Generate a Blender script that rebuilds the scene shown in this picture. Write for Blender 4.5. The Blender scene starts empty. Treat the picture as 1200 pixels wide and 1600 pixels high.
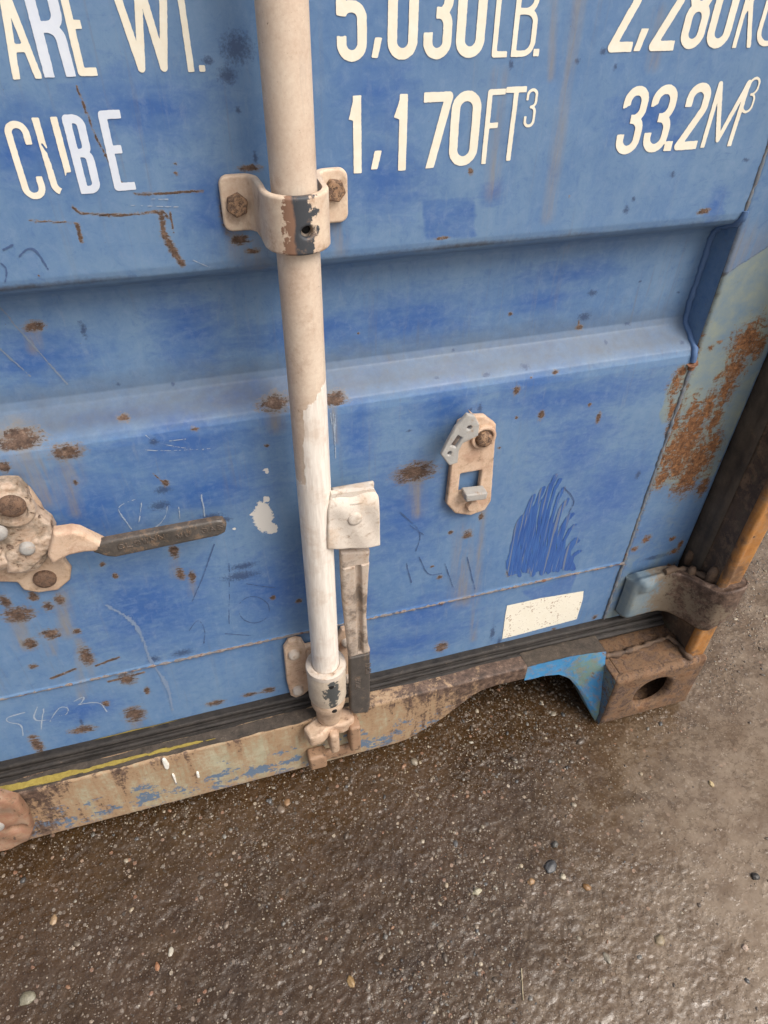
import bpy, bmesh, math, random
import numpy as np
from mathutils import Vector, Matrix

# ------------------------------------------------------------------ camera, sky, sun
scene = bpy.context.scene
CAM = np.array([0.0, -0.57, 0.98])
F = 1074.4                                     # focal length in pixels of the 1200x1600 photo
RM = np.array([[0.95857519, -0.1760861, 0.22389124],
               [-0.28442808, -0.6339662, 0.71915751],
               [0.01530584, -0.7530475, -0.6577881]])   # world <- camera (x right, y down, z forward)
cd = bpy.data.cameras.new("camera")
cam = bpy.data.objects.new("camera", cd)
scene.collection.objects.link(cam)
cd.sensor_fit = 'VERTICAL'; cd.sensor_height = 36.0; cd.lens = F / 1600 * 36
cd.clip_start = 0.02; cd.clip_end = 2000
m = Matrix.Identity(4)
for i in range(3):
    m[i][0] = RM[i][0]; m[i][1] = -RM[i][1]; m[i][2] = -RM[i][2]; m[i][3] = CAM[i]
cam.matrix_world = m
scene.camera = cam
scene.render.resolution_x = 768; scene.render.resolution_y = 1024
scene.view_settings.view_transform = 'Standard'; scene.view_settings.look = 'None'
scene.view_settings.gamma = 1; scene.view_settings.exposure = 0.82

SUN_EL, SUN_AZ = math.radians(52), math.radians(38)     # high, from the front right of the door
world = bpy.data.worlds.new("World"); scene.world = world; world.use_nodes = True
wn = world.node_tree
bg = wn.nodes['Background']
sky = wn.nodes.new('ShaderNodeTexSky'); sky.sky_type = 'NISHITA'; sky.sun_disc = False
sky.sun_elevation = SUN_EL; sky.sun_rotation = math.pi - SUN_AZ
sky.air_density = 0.7; sky.dust_density = 6.0; sky.ozone_density = 0.6
hs = wn.nodes.new('ShaderNodeHueSaturation'); hs.inputs['Saturation'].default_value = .40      # thin overcast veils the blue
wn.links.new(sky.outputs[0], hs.inputs['Color']); wn.links.new(hs.outputs[0], bg.inputs[0]); bg.inputs[1].default_value = 0.10
sl = bpy.data.lights.new("sun", 'SUN'); sl.energy = 1.15; sl.angle = math.radians(34); sl.color = (1, .93, .84)
so = bpy.data.objects.new("sun", sl); scene.collection.objects.link(so)
sdir = Vector((math.sin(SUN_AZ) * math.cos(SUN_EL), -math.cos(SUN_AZ) * math.cos(SUN_EL), math.sin(SUN_EL)))
so.rotation_euler = sdir.to_track_quat('Z', 'Y').to_euler(); so.location = sdir * 20

rng = np.random.default_rng(7); random.seed(7)

# ------------------------------------------------------------------ measuring helpers
def at(px, py, y=0.0):
    """the point of the vertical plane Y=y that the photo shows at (px, py)"""
    d = RM @ np.array([px - 600, py - 800, F]); t = (y - CAM[1]) / d[1]
    return CAM + t * d
def atz(px, py, z=0.0):
    d = RM @ np.array([px - 600, py - 800, F]); t = (z - CAM[2]) / d[2]
    return CAM + t * d
def uv(pts, y=0.0):
    return [tuple(at(p[0], p[1], y)[[0, 2]]) for p in pts]

# value noise
_perm = rng.random((256, 256, 1))[..., 0]
def vnoise(x, y):
    xi = np.floor(x).astype(int); yi = np.floor(y).astype(int)
    fx = x - xi; fy = y - yi; fx = fx * fx * (3 - 2 * fx); fy = fy * fy * (3 - 2 * fy)
    a = _perm[xi % 256, yi % 256]; b = _perm[(xi + 1) % 256, yi % 256]
    c_ = _perm[xi % 256, (yi + 1) % 256]; d = _perm[(xi + 1) % 256, (yi + 1) % 256]
    return (a * (1 - fx) + b * fx) * (1 - fy) + (c_ * (1 - fx) + d * fx) * fy
def fbm(x, y, o=4):
    s = 0; a = .5; t = 0
    for k in range(o):
        s = s + a * vnoise(x * 2 ** k + 17.3 * k, y * 2 ** k + 9.1 * k); t += a; a *= .55
    return s / t - .5

# signed distance functions on arrays
def sd_poly(X, Y, P):
    P = np.asarray(P, float); n = len(P)
    d = np.full(X.shape, 1e9); s = np.ones(X.shape)
    for i in range(n):
        a = P[i]; b = P[i - 1]; e = b - a
        wx = X - a[0]; wy = Y - a[1]
        t = np.clip((wx * e[0] + wy * e[1]) / max(e @ e, 1e-18), 0, 1)
        bx = wx - e[0] * t; by = wy - e[1] * t
        d = np.minimum(d, bx * bx + by * by)
        c1 = Y >= a[1]; c2 = Y < b[1]; c3 = e[0] * wy > e[1] * wx
        flip = (c1 & c2 & c3) | (~c1 & ~c2 & ~c3)
        s = np.where(flip, -s, s)
    return s * np.sqrt(d)
def sd_line(X, Y, P):
    d = np.full(X.shape, 1e9)
    for a, b in zip(P[:-1], P[1:]):
        ex, ey = b[0] - a[0], b[1] - a[1]
        wx = X - a[0]; wy = Y - a[1]
        t = np.clip((wx * ex + wy * ey) / max(ex * ex + ey * ey, 1e-18), 0, 1)
        d = np.minimum(d, (wx - ex * t) ** 2 + (wy - ey * t) ** 2)
    return np.sqrt(d)
def sd_box(X, Y, cx, cy, hx, hy, r=0.0):
    qx = np.abs(X - cx) - hx + r; qy = np.abs(Y - cy) - hy + r
    return np.sqrt(np.maximum(qx, 0) ** 2 + np.maximum(qy, 0) ** 2) + np.minimum(np.maximum(qx, qy), 0) - r
def rounded(P, r, closed=False, n=6):
    """P: (x, y, flag) points; flagged corners become arcs of radius r"""
    out = []; N = len(P)
    for i, p in enumerate(P):
        if not p[2] or (not closed and i in (0, N - 1)):
            out.append((p[0], p[1])); continue
        a = np.array(P[i - 1][:2], float); b = np.array(p[:2], float); c_ = np.array(P[(i + 1) % N][:2], float)
        u = (a - b); v = (c_ - b); lu = np.linalg.norm(u); lv = np.linalg.norm(v); u /= lu; v /= lv
        ang = math.acos(np.clip(u @ v, -1, 1)); k = min(r / math.tan(ang / 2), lu / 2.0001 if P[i - 1][2] else lu, lv / 2.0001 if P[(i + 1) % N][2] else lv)
        rr = k * math.tan(ang / 2); w = (u + v); w /= np.linalg.norm(w); cen = b + w * rr / math.sin(ang / 2)
        s = b + u * k - cen; e = b + v * k - cen
        a0 = math.atan2(s[1], s[0]); a1 = math.atan2(e[1], e[0]); da = (a1 - a0 + math.pi) % (2 * math.pi) - math.pi
        for j in range(n + 1):
            t = a0 + da * j / n; out.append(tuple(cen + rr * np.array([math.cos(t), math.sin(t)])))
    q = [out[0]]
    for p in out[1:]:
        if math.dist(p, q[-1]) > 1e-7: q.append(p)
    if closed: q.append(q[0])
    return q

# ------------------------------------------------------------------ objects
def mesh_obj(name, verts, faces, mat, parent=None, smooth=True, attrs=None):
    me = bpy.data.meshes.new(name); me.from_pydata([tuple(map(float, v)) for v in verts], [], faces); me.update()
    return finish(name, me, mat, parent, smooth, attrs)
def finish(name, me, mat, parent=None, smooth=True, attrs=None):
    if mat: me.materials.append(mat)
    if smooth: me.shade_smooth()
    if attrs:
        for k, a in attrs.items():
            at_ = me.attributes.new(k, 'FLOAT', 'POINT'); at_.data.foreach_set('value', np.ascontiguousarray(a, dtype=np.float32))
    o = bpy.data.objects.new(name, me); scene.collection.objects.link(o)
    if parent: attach(o, parent)
    return o
def attach(o, parent):
    o.parent = parent
    root = parent
    off = Vector((0, 0, 0))
    while root: off += root.location; root = root.parent
    o.location = -off              # mesh data is in world metres
def grid_obj(name, P, mat, parent=None, attrs=None, flip=False):
    """P: (n, m, 3) array of points"""
    n, m_, _ = P.shape
    idx = np.arange(n * m_).reshape(n, m_)
    q = np.stack([idx[:-1, :-1], idx[1:, :-1], idx[1:, 1:], idx[:-1, 1:]], -1).reshape(-1, 4)
    if flip: q = q[:, ::-1]
    me = bpy.data.meshes.new(name)
    me.vertices.add(n * m_); me.vertices.foreach_set('co', P.reshape(-1).astype(np.float32))
    me.loops.add(q.size); me.loops.foreach_set('vertex_index', q.reshape(-1).astype(np.int32))
    me.polygons.add(len(q)); me.polygons.foreach_set('loop_start', np.arange(0, q.size, 4, dtype=np.int32))
    me.update(calc_edges=True); me.validate()
    return finish(name, me, mat, parent, True, {k: v.reshape(-1) for k, v in (attrs or {}).items()})
def bm_obj(name, bm, mat, parent=None, smooth=True, bevel=0, seg=2, auto=40):
    me = bpy.data.meshes.new(name); bmesh.ops.recalc_face_normals(bm, faces=bm.faces); bm.to_mesh(me); bm.free()
    o = finish(name, me, mat, parent, smooth)
    if bevel:
        b = o.modifiers.new('bevel', 'BEVEL'); b.width = bevel; b.segments = seg; b.limit_method = 'ANGLE'; b.angle_limit = math.radians(35)
    if smooth:
        me.set_sharp_from_angle(angle=math.radians(auto))
    return o
def prism(P, y0, y1, bm=None, axis='y'):
    """extrude polygon P (x,z) from y0 to y1"""
    bm = bm or bmesh.new()
    f3 = {'y': lambda p, t: (p[0], t, p[1]), 'x': lambda p, t: (t, p[0], p[1]), 'z': lambda p, t: (p[0], p[1], t)}[axis]
    a = [bm.verts.new(f3(p, y0)) for p in P]; b = [bm.verts.new(f3(p, y1)) for p in P]
    bm.faces.new(a); bm.faces.new(b[::-1])
    for i in range(len(P)): bm.faces.new((a[i - 1], a[i], b[i], b[i - 1]))
    return bm
def box(x0, x1, y0, y1, z0, z1, bm=None):
    return prism([(x0, z0), (x1, z0), (x1, z1), (x0, z1)], y0, y1, bm)
def lathe(prof, cx, cy, bm=None, n=40, cap=True, tilt=None):
    """prof: (r, z)"""
    bm = bm or bmesh.new(); rings = []
    for r, z in prof:
        rings.append([bm.verts.new((cx + r * math.cos(2 * math.pi * k / n), cy + r * math.sin(2 * math.pi * k / n), z)) for k in range(n)])
    for a, b in zip(rings[:-1], rings[1:]):
        for k in range(n): bm.faces.new((a[k], a[(k + 1) % n], b[(k + 1) % n], b[k]))
    if cap: bm.faces.new(rings[0][::-1]); bm.faces.new(rings[-1])
    return bm
def tube(pts, rad, bm=None, n=10):
    bm = bm or bmesh.new(); pts = [Vector(p) for p in pts]; rings = []
    if not hasattr(rad, '__len__'): rad = [rad] * len(pts)
    for i, p in enumerate(pts):
        d = (pts[min(i + 1, len(pts) - 1)] - pts[max(i - 1, 0)]).normalized()
        u = d.cross(Vector((0.13, 1, .21))).normalized(); v = d.cross(u)
        rings.append([bm.verts.new(p + rad[i] * (u * math.cos(2 * math.pi * k / n) + v * math.sin(2 * math.pi * k / n))) for k in range(n)])
    for a, b in zip(rings[:-1], rings[1:]):
        for k in range(n): bm.faces.new((a[k], a[(k + 1) % n], b[(k + 1) % n], b[k]))
    bm.faces.new(rings[0][::-1]); bm.faces.new(rings[-1])
    return bm

def contour(sdf, x0, x1, z0, z1, res):
    nx = max(3, int((x1 - x0) / res) + 2); nz = max(3, int((z1 - z0) / res) + 2)
    xs = np.linspace(x0, x1, nx); zs = np.linspace(z0, z1, nz)
    X, Z = np.meshgrid(xs, zs, indexing='ij'); D = sdf(X, Z)
    D = np.where(np.abs(D) < res * 1e-3, -res * 1e-3, D)
    V = []; vi = {}; faces = []; rim = []
    def gv(i, j):
        k = (i, j)
        if k not in vi: vi[k] = len(V); V.append((xs[i], zs[j], D[i, j]))
        return vi[k]
    def ev(a, b):
        k = (a, b) if a < b else (b, a)
        if k not in vi:
            da, db = D[k[0]], D[k[1]]; t = da / (da - db)
            vi[k] = len(V); V.append((xs[k[0][0]] * (1 - t) + xs[k[1][0]] * t, zs[k[0][1]] * (1 - t) + zs[k[1][1]] * t, 0.0))
        return vi[k]
    I = D < 0
    mn = I[:-1, :-1] | I[1:, :-1] | I[:-1, 1:] | I[1:, 1:]
    for i, j in zip(*np.nonzero(mn)):
        cs = [(i, j), (i + 1, j), (i + 1, j + 1), (i, j + 1)]
        poly = []; cross = []
        for k in range(4):
            a = cs[k]; b = cs[(k + 1) % 4]
            if I[a]: poly.append(gv(*a))
            if I[a] != I[b]:
                e = ev(a, b); poly.append(e); cross.append((e, bool(I[a])))
        if len(poly) >= 3: faces.append(poly)
        if len(cross) == 2:
            (e0, in0), (e1, in1) = cross
            rim.append((e0, e1) if in0 else (e1, e0))
        elif len(cross) == 4:
            for q in range(4):
                if cross[q][1]: rim.append((cross[q][0], cross[(q + 1) % 4][0]))
    return V, faces, rim
def bnd(P, m=.004):
    q = np.array(P); return (q[:, 0].min() - m, q[:, 0].max() + m, q[:, 1].min() - m, q[:, 1].max() + m)
def sdf_solid(name, sdf, bounds, mat, parent=None, y=0.0, t=0.005, rnd=0.0015, res=0.0008, frame=None, hfun=None, sheet=False, attrs=None):
    """a plate whose outline is sdf(u,v)<0, thickness t towards the viewer, rounded front edge.
    frame: (origin, U, V, N) or None = X, Z, -Y at depth y"""
    V, faces, rim = contour(sdf, *bounds, res)
    if frame is None: O, U, Vv, Nn = np.array([0, y, 0.]), np.array([1, 0, 0.]), np.array([0, 0, 1.]), np.array([0, -1., 0])
    else: O, U, Vv, Nn = [np.array(q, float) for q in frame]
    P = []
    for u, v, d in V:
        h = t
        if rnd > 0:
            k = min(-d, rnd) if d < 0 else 0; h = t - rnd + math.sqrt(max(rnd * rnd - (rnd - k) ** 2, 0))
        if hfun: h += hfun(u, v, -d)
        P.append(O + U * u + Vv * v + Nn * h)
    n = len(P); F_ = [list(f) for f in faces]
    if not sheet:
        P2 = [O + U * u + Vv * v for u, v, d in V]; P += P2
        F_ += [[i + n for i in f][::-1] for f in faces]
        F_ += [[a, b, b + n, a + n][::-1] for a, b in rim]
    o = mesh_obj(name, P, F_, mat, parent, True)
    o.data.set_sharp_from_angle(angle=math.radians(50))
    return o

# ------------------------------------------------------------------ material nodes
class M:
    def __init__(s, name):
        s.m = bpy.data.materials.new(name); s.m.use_nodes = True; s.t = s.m.node_tree
        s.b = s.t.nodes['Principled BSDF']
        s.P = s.t.nodes.new('ShaderNodeTexCoord').outputs['Object']
    def L(s, a, b):
        if isinstance(a, (int, float)): b.default_value = a
        elif isinstance(a, tuple): b.default_value = a if len(a) == 4 or b.type == 'VECTOR' else (*a, 1)
        else: s.t.links.new(a, b)
    def scale(s, x, y, z, src=None):
        n = s.t.nodes.new('ShaderNodeMapping'); n.inputs['Scale'].default_value = (x, y, z); s.L(src or s.P, n.inputs[0]); return n.outputs[0]
    def noise(s, sc, det=4, ro=.6, vec=None, dist=0):
        n = s.t.nodes.new('ShaderNodeTexNoise'); n.inputs['Scale'].default_value = sc; n.inputs['Detail'].default_value = det
        n.inputs['Roughness'].default_value = ro; n.inputs['Distortion'].default_value = dist; s.L(vec or s.P, n.inputs['Vector']); return n.outputs[0]
    def vor(s, sc, out='Distance', vec=None, feature='F1'):
        n = s.t.nodes.new('ShaderNodeTexVoronoi'); n.feature = feature; n.inputs['Scale'].default_value = sc; s.L(vec or s.P, n.inputs['Vector']); return n.outputs[out]
    def rng(s, v, a, b, c=0.0, d=1.0):
        n = s.t.nodes.new('ShaderNodeMapRange'); n.clamp = True; s.L(v, n.inputs[0])
        for i, q in enumerate((a, b, c, d)): n.inputs[i + 1].default_value = q
        return n.outputs[0]
    def op(s, o, a, b=0.0):
        n = s.t.nodes.new('ShaderNodeMath'); n.operation = o; s.L(a, n.inputs[0]); s.L(b, n.inputs[1]); return n.outputs[0]
    def mix(s, f, a, b, mode='MIX'):
        n = s.t.nodes.new('ShaderNodeMix'); n.data_type = 'RGBA'; n.blend_type = mode
        s.L(f, n.inputs[0]); s.L(a, n.inputs[6]); s.L(b, n.inputs[7]); return n.outputs[2]
    def attr(s, k):
        n = s.t.nodes.new('ShaderNodeAttribute'); n.attribute_name = k; return n.outputs['Fac']
    def acol(s, k):
        n = s.t.nodes.new('ShaderNodeAttribute'); n.attribute_name = k; return n.outputs['Color']
    def ramp(s, v, stops):
        n = s.t.nodes.new('ShaderNodeValToRGB'); s.L(v, n.inputs[0]); e = n.color_ramp.elements
        while len(e) < len(stops): e.new(.5)
        for q, (p, c_) in zip(e, stops): q.position = p; q.color = (*c_, 1)
        return n.outputs[0]
    def sep(s, v=None):
        n = s.t.nodes.new('ShaderNodeSeparateXYZ'); s.L(v or s.P, n.inputs[0]); return n.outputs
    def geo(s, k):
        return s.t.nodes.new('ShaderNodeNewGeometry').outputs[k]
    def bump(s, h, st=.4, dist=.001):
        n = s.t.nodes.new('ShaderNodeBump'); n.inputs['Strength'].default_value = st; n.inputs['Distance'].default_value = dist
        s.L(h, n.inputs['Height']); s.L(n.outputs[0], s.b.inputs['Normal'])
    def out(s, col, rough=.6, metal=0.0, spec=.5):
        s.L(col, s.b.inputs['Base Color']); s.L(rough, s.b.inputs['Roughness']); s.L(metal, s.b.inputs['Metallic'])
        s.b.inputs['Specular IOR Level'].default_value = spec; return s.m
RUST = [(.0, (.030, .019, .014)), (.35, (.070, .043, .031)), (.6, (.125, .078, .055)), (.85, (.20, .135, .10)), (1, (.33, .24, .18))]
ORANGE = [(.0, (.035, .016, .010)), (.3, (.10, .045, .020)), (.6, (.22, .098, .040)), (.85, (.36, .18, .08)), (1, (.46, .27, .14))]
def rustcol(b, sc=140, pal=None):
    return b.ramp(b.rng(b.noise(sc, 6, .8), .30, .70), pal or RUST)

def door_mat():
    b = M('weathered_blue_paint')
    n_big = b.noise(5, 4, .55); n_mid = b.noise(24, 5, .65, dist=.6); n_fine = b.noise(420, 4, .7)
    streak = b.noise(1, 5, .6, b.scale(55, 55, 5)); wipe = b.noise(1, 4, .65, b.scale(22, 30, 60), dist=1.5)
    chalk = (.185, .285, .395); blue = (.090, .180, .345); deep = (.030, .100, .315)
    f = b.op('ADD', b.op('MULTIPLY', n_big, .5), b.op('ADD', b.op('MULTIPLY', n_mid, .35), b.op('MULTIPLY', streak, .25)))
    col = b.mix(b.rng(f, .44, .80), blue, chalk)
    fr = b.attr('fresh')
    fm = b.rng(b.op('ADD', fr, b.op('MULTIPLY', b.op('SUBTRACT', b.op('ADD', b.op('MULTIPLY', n_mid, .40), b.op('ADD', b.op('MULTIPLY', wipe, .55), b.op('MULTIPLY', b.noise(1, 5, .75, b.scale(150, 150, 260)), .30))), .625), 1.35)), .30, .80)
    col = b.mix(b.op('MULTIPLY', fm, .85), col, deep)
    st = b.rng(b.noise(1, 4, .7, b.scale(120, 120, 14), dist=.8), .60, .74)
    col = b.mix(b.op('MULTIPLY', st, .35), col, (.20, .255, .34))
    st3 = b.rng(b.noise(1, 5, .7, b.scale(160, 160, 5), dist=.4), .56, .70)
    col = b.mix(b.op('MULTIPLY', b.op('MULTIPLY', st3, b.rng(b.noise(4, 3), .42, .6)), .38), col, (.15, .145, .14))
    # faint scuffs in all directions
    s2 = b.rng(b.noise(1, 3, .6, b.scale(20, 20, 160), dist=2.5), .66, .74)
    col = b.mix(b.op('MULTIPLY', s2, .25), col, (.045, .10, .26))
    mo = b.noise(90, 6, .75, dist=.5)
    col = b.mix(b.op('MULTIPLY', b.rng(mo, .50, .66), .30), col, (.20, .285, .43))
    col = b.mix(b.op('MULTIPLY', b.rng(mo, .46, .34), .35), col, (.045, .115, .29))
    # dust on the ledges, coloured darker to offset strong light from above
    du = b.attr('dust_shade'); dm = b.rng(b.op('ADD', du, b.op('MULTIPLY', b.op('SUBTRACT', b.noise(60, 5, .7), .5), .55)), .18, .95)
    col = b.mix(b.op('MULTIPLY', dm, .86), col, b.mix(b.noise(30, 4, .6), (.068, .086, .110), (.100, .098, .096)))
    # speckle
    sp = b.rng(b.vor(260), .07, .02); spm = b.rng(b.noise(18, 3), .5, .68)
    col = b.mix(b.op('MULTIPLY', b.op('MULTIPLY', sp, spm), .7), col, (.03, .05, .11))
    sp2 = b.rng(b.vor(150, vec=b.scale(1, 1, .8)), .05, .03)
    col = b.mix(b.op('MULTIPLY', b.op('MULTIPLY', sp2, b.rng(b.noise(7, 2), .48, .6)), .8), col, (.11, .085, .06))
    dk = b.rng(b.op('ADD', b.attr('dark'), b.op('MULTIPLY', b.op('SUBTRACT', n_fine, .5), .9)), .35, .62)
    col = b.mix(b.op('MULTIPLY', dk, .8), col, (.035, .060, .13))
    run = b.op('MULTIPLY', b.attr('runs'), b.rng(b.noise(1, 4, .7, b.scale(90, 90, 9)), .35, .65))
    col = b.mix(b.op('MULTIPLY', run, .85), col, (.255, .205, .135))
    # bare greenish old coat
    gr = b.rng(b.op('ADD', b.attr('coat'), b.op('MULTIPLY', b.op('SUBTRACT', n_mid, .5), .6)), .42, .58)
    col = b.mix(gr, col, b.mix(b.rng(b.noise(30, 5, .7), .35, .65), (.14, .215, .29), (.26, .295, .245)))
    ra = b.attr('rust')
    rn = b.op('ADD', ra, b.op('ADD', b.op('MULTIPLY', b.op('SUBTRACT', b.noise(1, 6, .75, b.scale(70, 100, 190), dist=1.2), .5), 1.7), b.op('MULTIPLY', b.op('SUBTRACT', n_fine, .5), .8)))
    rn = b.op('ADD', rn, b.op('MULTIPLY', b.rng(b.attr('coat'), .2, .5), b.op('MULTIPLY', b.op('SUBTRACT', b.noise(1, 5, .8, b.scale(120, 120, 60), dist=.8), .53), 2.0)))
    rn = b.op('MINIMUM', rn, b.op('MULTIPLY', ra, 8.0))
    halo = b.rng(rn, .22, .5)
    col = b.mix(b.op('MULTIPLY', halo, .62), col, (.20, .155, .105))
    rm = b.rng(rn, .46, .64)
    col = b.mix(rm, col, b.mix(b.rng(b.attr('coat'), .2, .5), rustcol(b, 120), rustcol(b, 150, ORANGE)))
    gm = b.rng(b.op('ADD', b.attr('edge_dark'), b.op('MULTIPLY', b.op('SUBTRACT', b.noise(200, 5, .7), .5), .8)), .3, .9)  # darker along the trough lip, seams, stile joint and bottom edge
    col = b.mix(b.op('MULTIPLY', gm, .8), col, (.045, .035, .028))
    wm = b.rng(b.op('ADD', b.attr('white'), b.op('MULTIPLY', b.op('SUBTRACT', b.noise(220, 5, .7), .5), .8)), .48, .54)
    col = b.mix(wm, col, (.66, .63, .58))
    h = b.op('ADD', b.op('MULTIPLY', n_fine, .15), b.op('ADD', b.op('MULTIPLY', n_mid, .5), b.op('MULTIPLY', rm, b.op('SUBTRACT', b.noise(260, 5, .7), 1.0))))
    h = b.op('ADD', h, b.op('MULTIPLY', wm, .5))
    b.bump(h, .55, .0011)
    return b.out(col, b.mix(rm, b.mix(fm, (.50,) * 3, (.36,) * 3), (.85,) * 3), 0, .45)

def paint_mat(name, cols, sc=60, rust=.35, rsc=70, rough=.6, grain=.5, dark=.25, bump=.5, extra=None, thr=.0):
    """old painted or dusty steel: cols = two tones; rust 0..1 amount"""
    b = M(name)
    n1 = b.noise(sc, 5, .65); n2 = b.noise(sc * 7, 5, .75); n3 = b.noise(rsc, 6, .75, dist=.4)
    col = b.mix(b.rng(b.op('ADD', b.op('MULTIPLY', n1, .65), b.op('MULTIPLY', n2, grain * .7)), .38, .38 + .5 * (.65 + grain * .5)), cols[0], cols[1])
    if len(cols) > 2: col = b.mix(b.rng(b.noise(sc * .5, 5, .7), .50, .60), col, cols[2])
    col = b.mix(b.op('MULTIPLY', b.rng(b.vor(330), .10, .03), dark), col, (.06, .045, .035))
    rs = b.op('ADD', b.op('MULTIPLY', n3, .75), b.op('MULTIPLY', n2, .25))
    if extra: rs = b.op('ADD', rs, b.op('MULTIPLY', b.attr(extra), .5))
    lo = .72 - rust * .45
    rm = b.rng(rs, lo, lo + .05); col = b.mix(b.op('MULTIPLY', b.rng(rs, lo - .10, lo), .5), col, (.30, .19, .11))
    col = b.mix(rm, col, rustcol(b, rsc * 2))
    pt = b.geo('Pointiness'); col = b.mix(b.op('MULTIPLY', b.rng(pt, .53, .60), .35), col, (.16, .09, .05))
    b.bump(b.op('ADD', b.op('MULTIPLY', n1, .5), b.op('ADD', b.op('MULTIPLY', n2, .35), b.op('MULTIPLY', rm, b.op('MULTIPLY', n2, -.8)))), bump, .0012)
    return b.out(col, b.mix(rm, (rough,) * 3, (.85,) * 3), 0, .4)

def rod_mat():
    b = M('rod_paint'); x, y, z = b.sep()
    n1 = b.noise(14, 5, .6); n2 = b.noise(300, 5, .75); st = b.noise(1, 5, .7, b.scale(110, 110, 12))
    col = b.mix(b.rng(b.op('ADD', b.op('MULTIPLY', n1, .6), b.op('MULTIPLY', n2, .4)), .36, .66), (.53, .39, .29), (.70, .59, .47))
    col = b.mix(b.op('MULTIPLY', b.rng(st, .55, .75), .5), col, (.36, .30, .255))
    col = b.mix(b.op('MULTIPLY', b.rng(b.vor(420), .14, .05), .5), col, (.28, .15, .09))
    col = b.mix(b.op('MULTIPLY', b.rng(b.noise(38, 6, .75), .54, .66), .45), col, (.40, .26, .18))
    col = b.mix(b.rng(b.noise(120, 6, .8), .665, .69), col, (.16, .10, .07))
    # brushed white paint on the lower part, its ragged edge running down from right to left
    xx = b.op('ADD', x, b.op('MULTIPLY', b.op('SUBTRACT', b.noise(70, 4, .6, b.scale(1, 1, .5)), .5), .010))
    edge = b.op('ADD', b.rng(xx, .0795, .0825, .565, .650), b.op('ADD', b.rng(xx, .085, .105, 0, .022), b.op('MULTIPLY', b.op('SUBTRACT', b.noise(180, 4, .6), .5), .02)))
    wm = b.rng(b.op('SUBTRACT', edge, z), -.0015, .0015)
    brush = b.noise(1, 4, .6, b.scale(300, 300, 30))
    wh = b.mix(b.rng(brush, .35, .65), (.68, .61, .535), (.82, .76, .68))
    wh = b.mix(b.op('MULTIPLY', b.rng(b.vor(240), .10, .03), .6), wh, (.30, .23, .17))
    wh = b.mix(b.op('MULTIPLY', b.rng(b.noise(30, 5, .7), .52, .68), .5), wh, (.55, .42, .32))
    col = b.mix(wm, col, wh)
    b.bump(b.op('ADD', b.op('MULTIPLY', n2, .3), b.op('ADD', b.op('MULTIPLY', wm, .8), b.op('MULTIPLY', b.op('MULTIPLY', brush, wm), .9))), .5, .0008)
    return b.out(col, .55, 0, .4)

def plain(name, c1, c2, sc=80, rough=.7, bump=.4, bd=.001, metal=0.0, spec=.4, speck=None):
    b = M(name); n = b.noise(sc, 6, .7); n2 = b.noise(sc * 5, 4, .7)
    col = b.mix(b.rng(n, .3, .7), c1, c2)
    if speck: col = b.mix(b.rng(b.op('ADD', b.op('MULTIPLY', n2, .5), b.op('MULTIPLY', n, .5)), speck[1], speck[1] + .04), col, speck[0])
    b.bump(b.op('ADD', n, b.op('MULTIPLY', n2, .4)), bump, bd)
    return b.out(col, rough, metal, spec)

MD = door_mat()
MROD = rod_mat()
M_DUST = paint_mat('dusty_beige_steel', ((.50, .345, .235), (.68, .555, .42), (.44, .30, .21)), 50, .27, 70, dark=.6, bump=.8)
M_WHITE = paint_mat('flaking_white_paint', ((.60, .52, .44), (.78, .73, .65), (.62, .50, .39)), 40, .24, 80, dark=.5, bump=.8)
M_PLATE = paint_mat('pinkish_plate_paint', ((.56, .38, .26), (.72, .60, .47), (.50, .33, .23)), 60, .24, 90, dark=.6, bump=.8)
M_GREY = paint_mat('galvanised_grey', ((.34, .33, .31), (.50, .49, .46)), 70, .2, 90)
M_BOLT = paint_mat('rusty_bolt', ((.30, .17, .10), (.50, .35, .22)), 160, .55, 220, dark=.8)
M_RBOLT = paint_mat('dark_rusty_bolt', ((.09, .05, .04), (.22, .11, .075)), 160, .55, 220)
M_BAR = paint_mat('worn_grey_bar', ((.055, .048, .042), (.15, .13, .115)), 60, .22, 120, rough=.36, bump=.6)
M_DARKBAR = paint_mat('dark_grip_paint', ((.055, .048, .042), (.115, .10, .09)), 120, .14, 120, rough=.5)
M_HUB = paint_mat('flaked_cream_casting', ((.46, .33, .24), (.64, .57, .48), (.24, .19, .14)), 60, .34, 100, dark=.6, bump=.9)
M_CAST = paint_mat('rusted_casting', ((.055, .029, .018), (.27, .125, .05), (.13, .064, .034)), 38, .5, 60, rough=.8, bump=1.0)
M_CASTBLUE = paint_mat('blue_painted_casting', ((.035, .13, .24), (.09, .22, .34), (.14, .20, .19)), 60, .42, 150, rough=.6, bump=1.0, dark=.9)
M_POST = paint_mat('rusted_post', ((.060, .042, .032), (.17, .11, .07), (.10, .085, .055)), 22, .26, 40, rough=.7)
M_POSTORANGE = paint_mat('orange_rusted_flange', ((.30, .125, .032), (.56, .27, .07), (.15, .08, .04)), 34, .30, 60, rough=.75, bump=.8)
b = M('hinge_paint'); x, y, z = b.sep(); n1 = b.noise(30, 5, .7); n2 = b.noise(200, 5, .75)
c1 = b.mix(b.rng(n1, .35, .65), (.13, .19, .24), (.23, .27, .27))
rr_ = b.op('ADD', b.op('ADD', b.op('MULTIPLY', n1, .5), b.op('MULTIPLY', n2, .5)), b.rng(x, .56, .625, -.22, .16))
rr_ = b.op('ADD', rr_, b.op('ADD', b.rng(z, .245, .262, 0, .10), b.rng(z, .182, .172, 0, .12)))
c1 = b.mix(b.rng(rr_, .40, .52), c1, b.mix(n1, (.20, .14, .09), (.19, .17, .13)))
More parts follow.
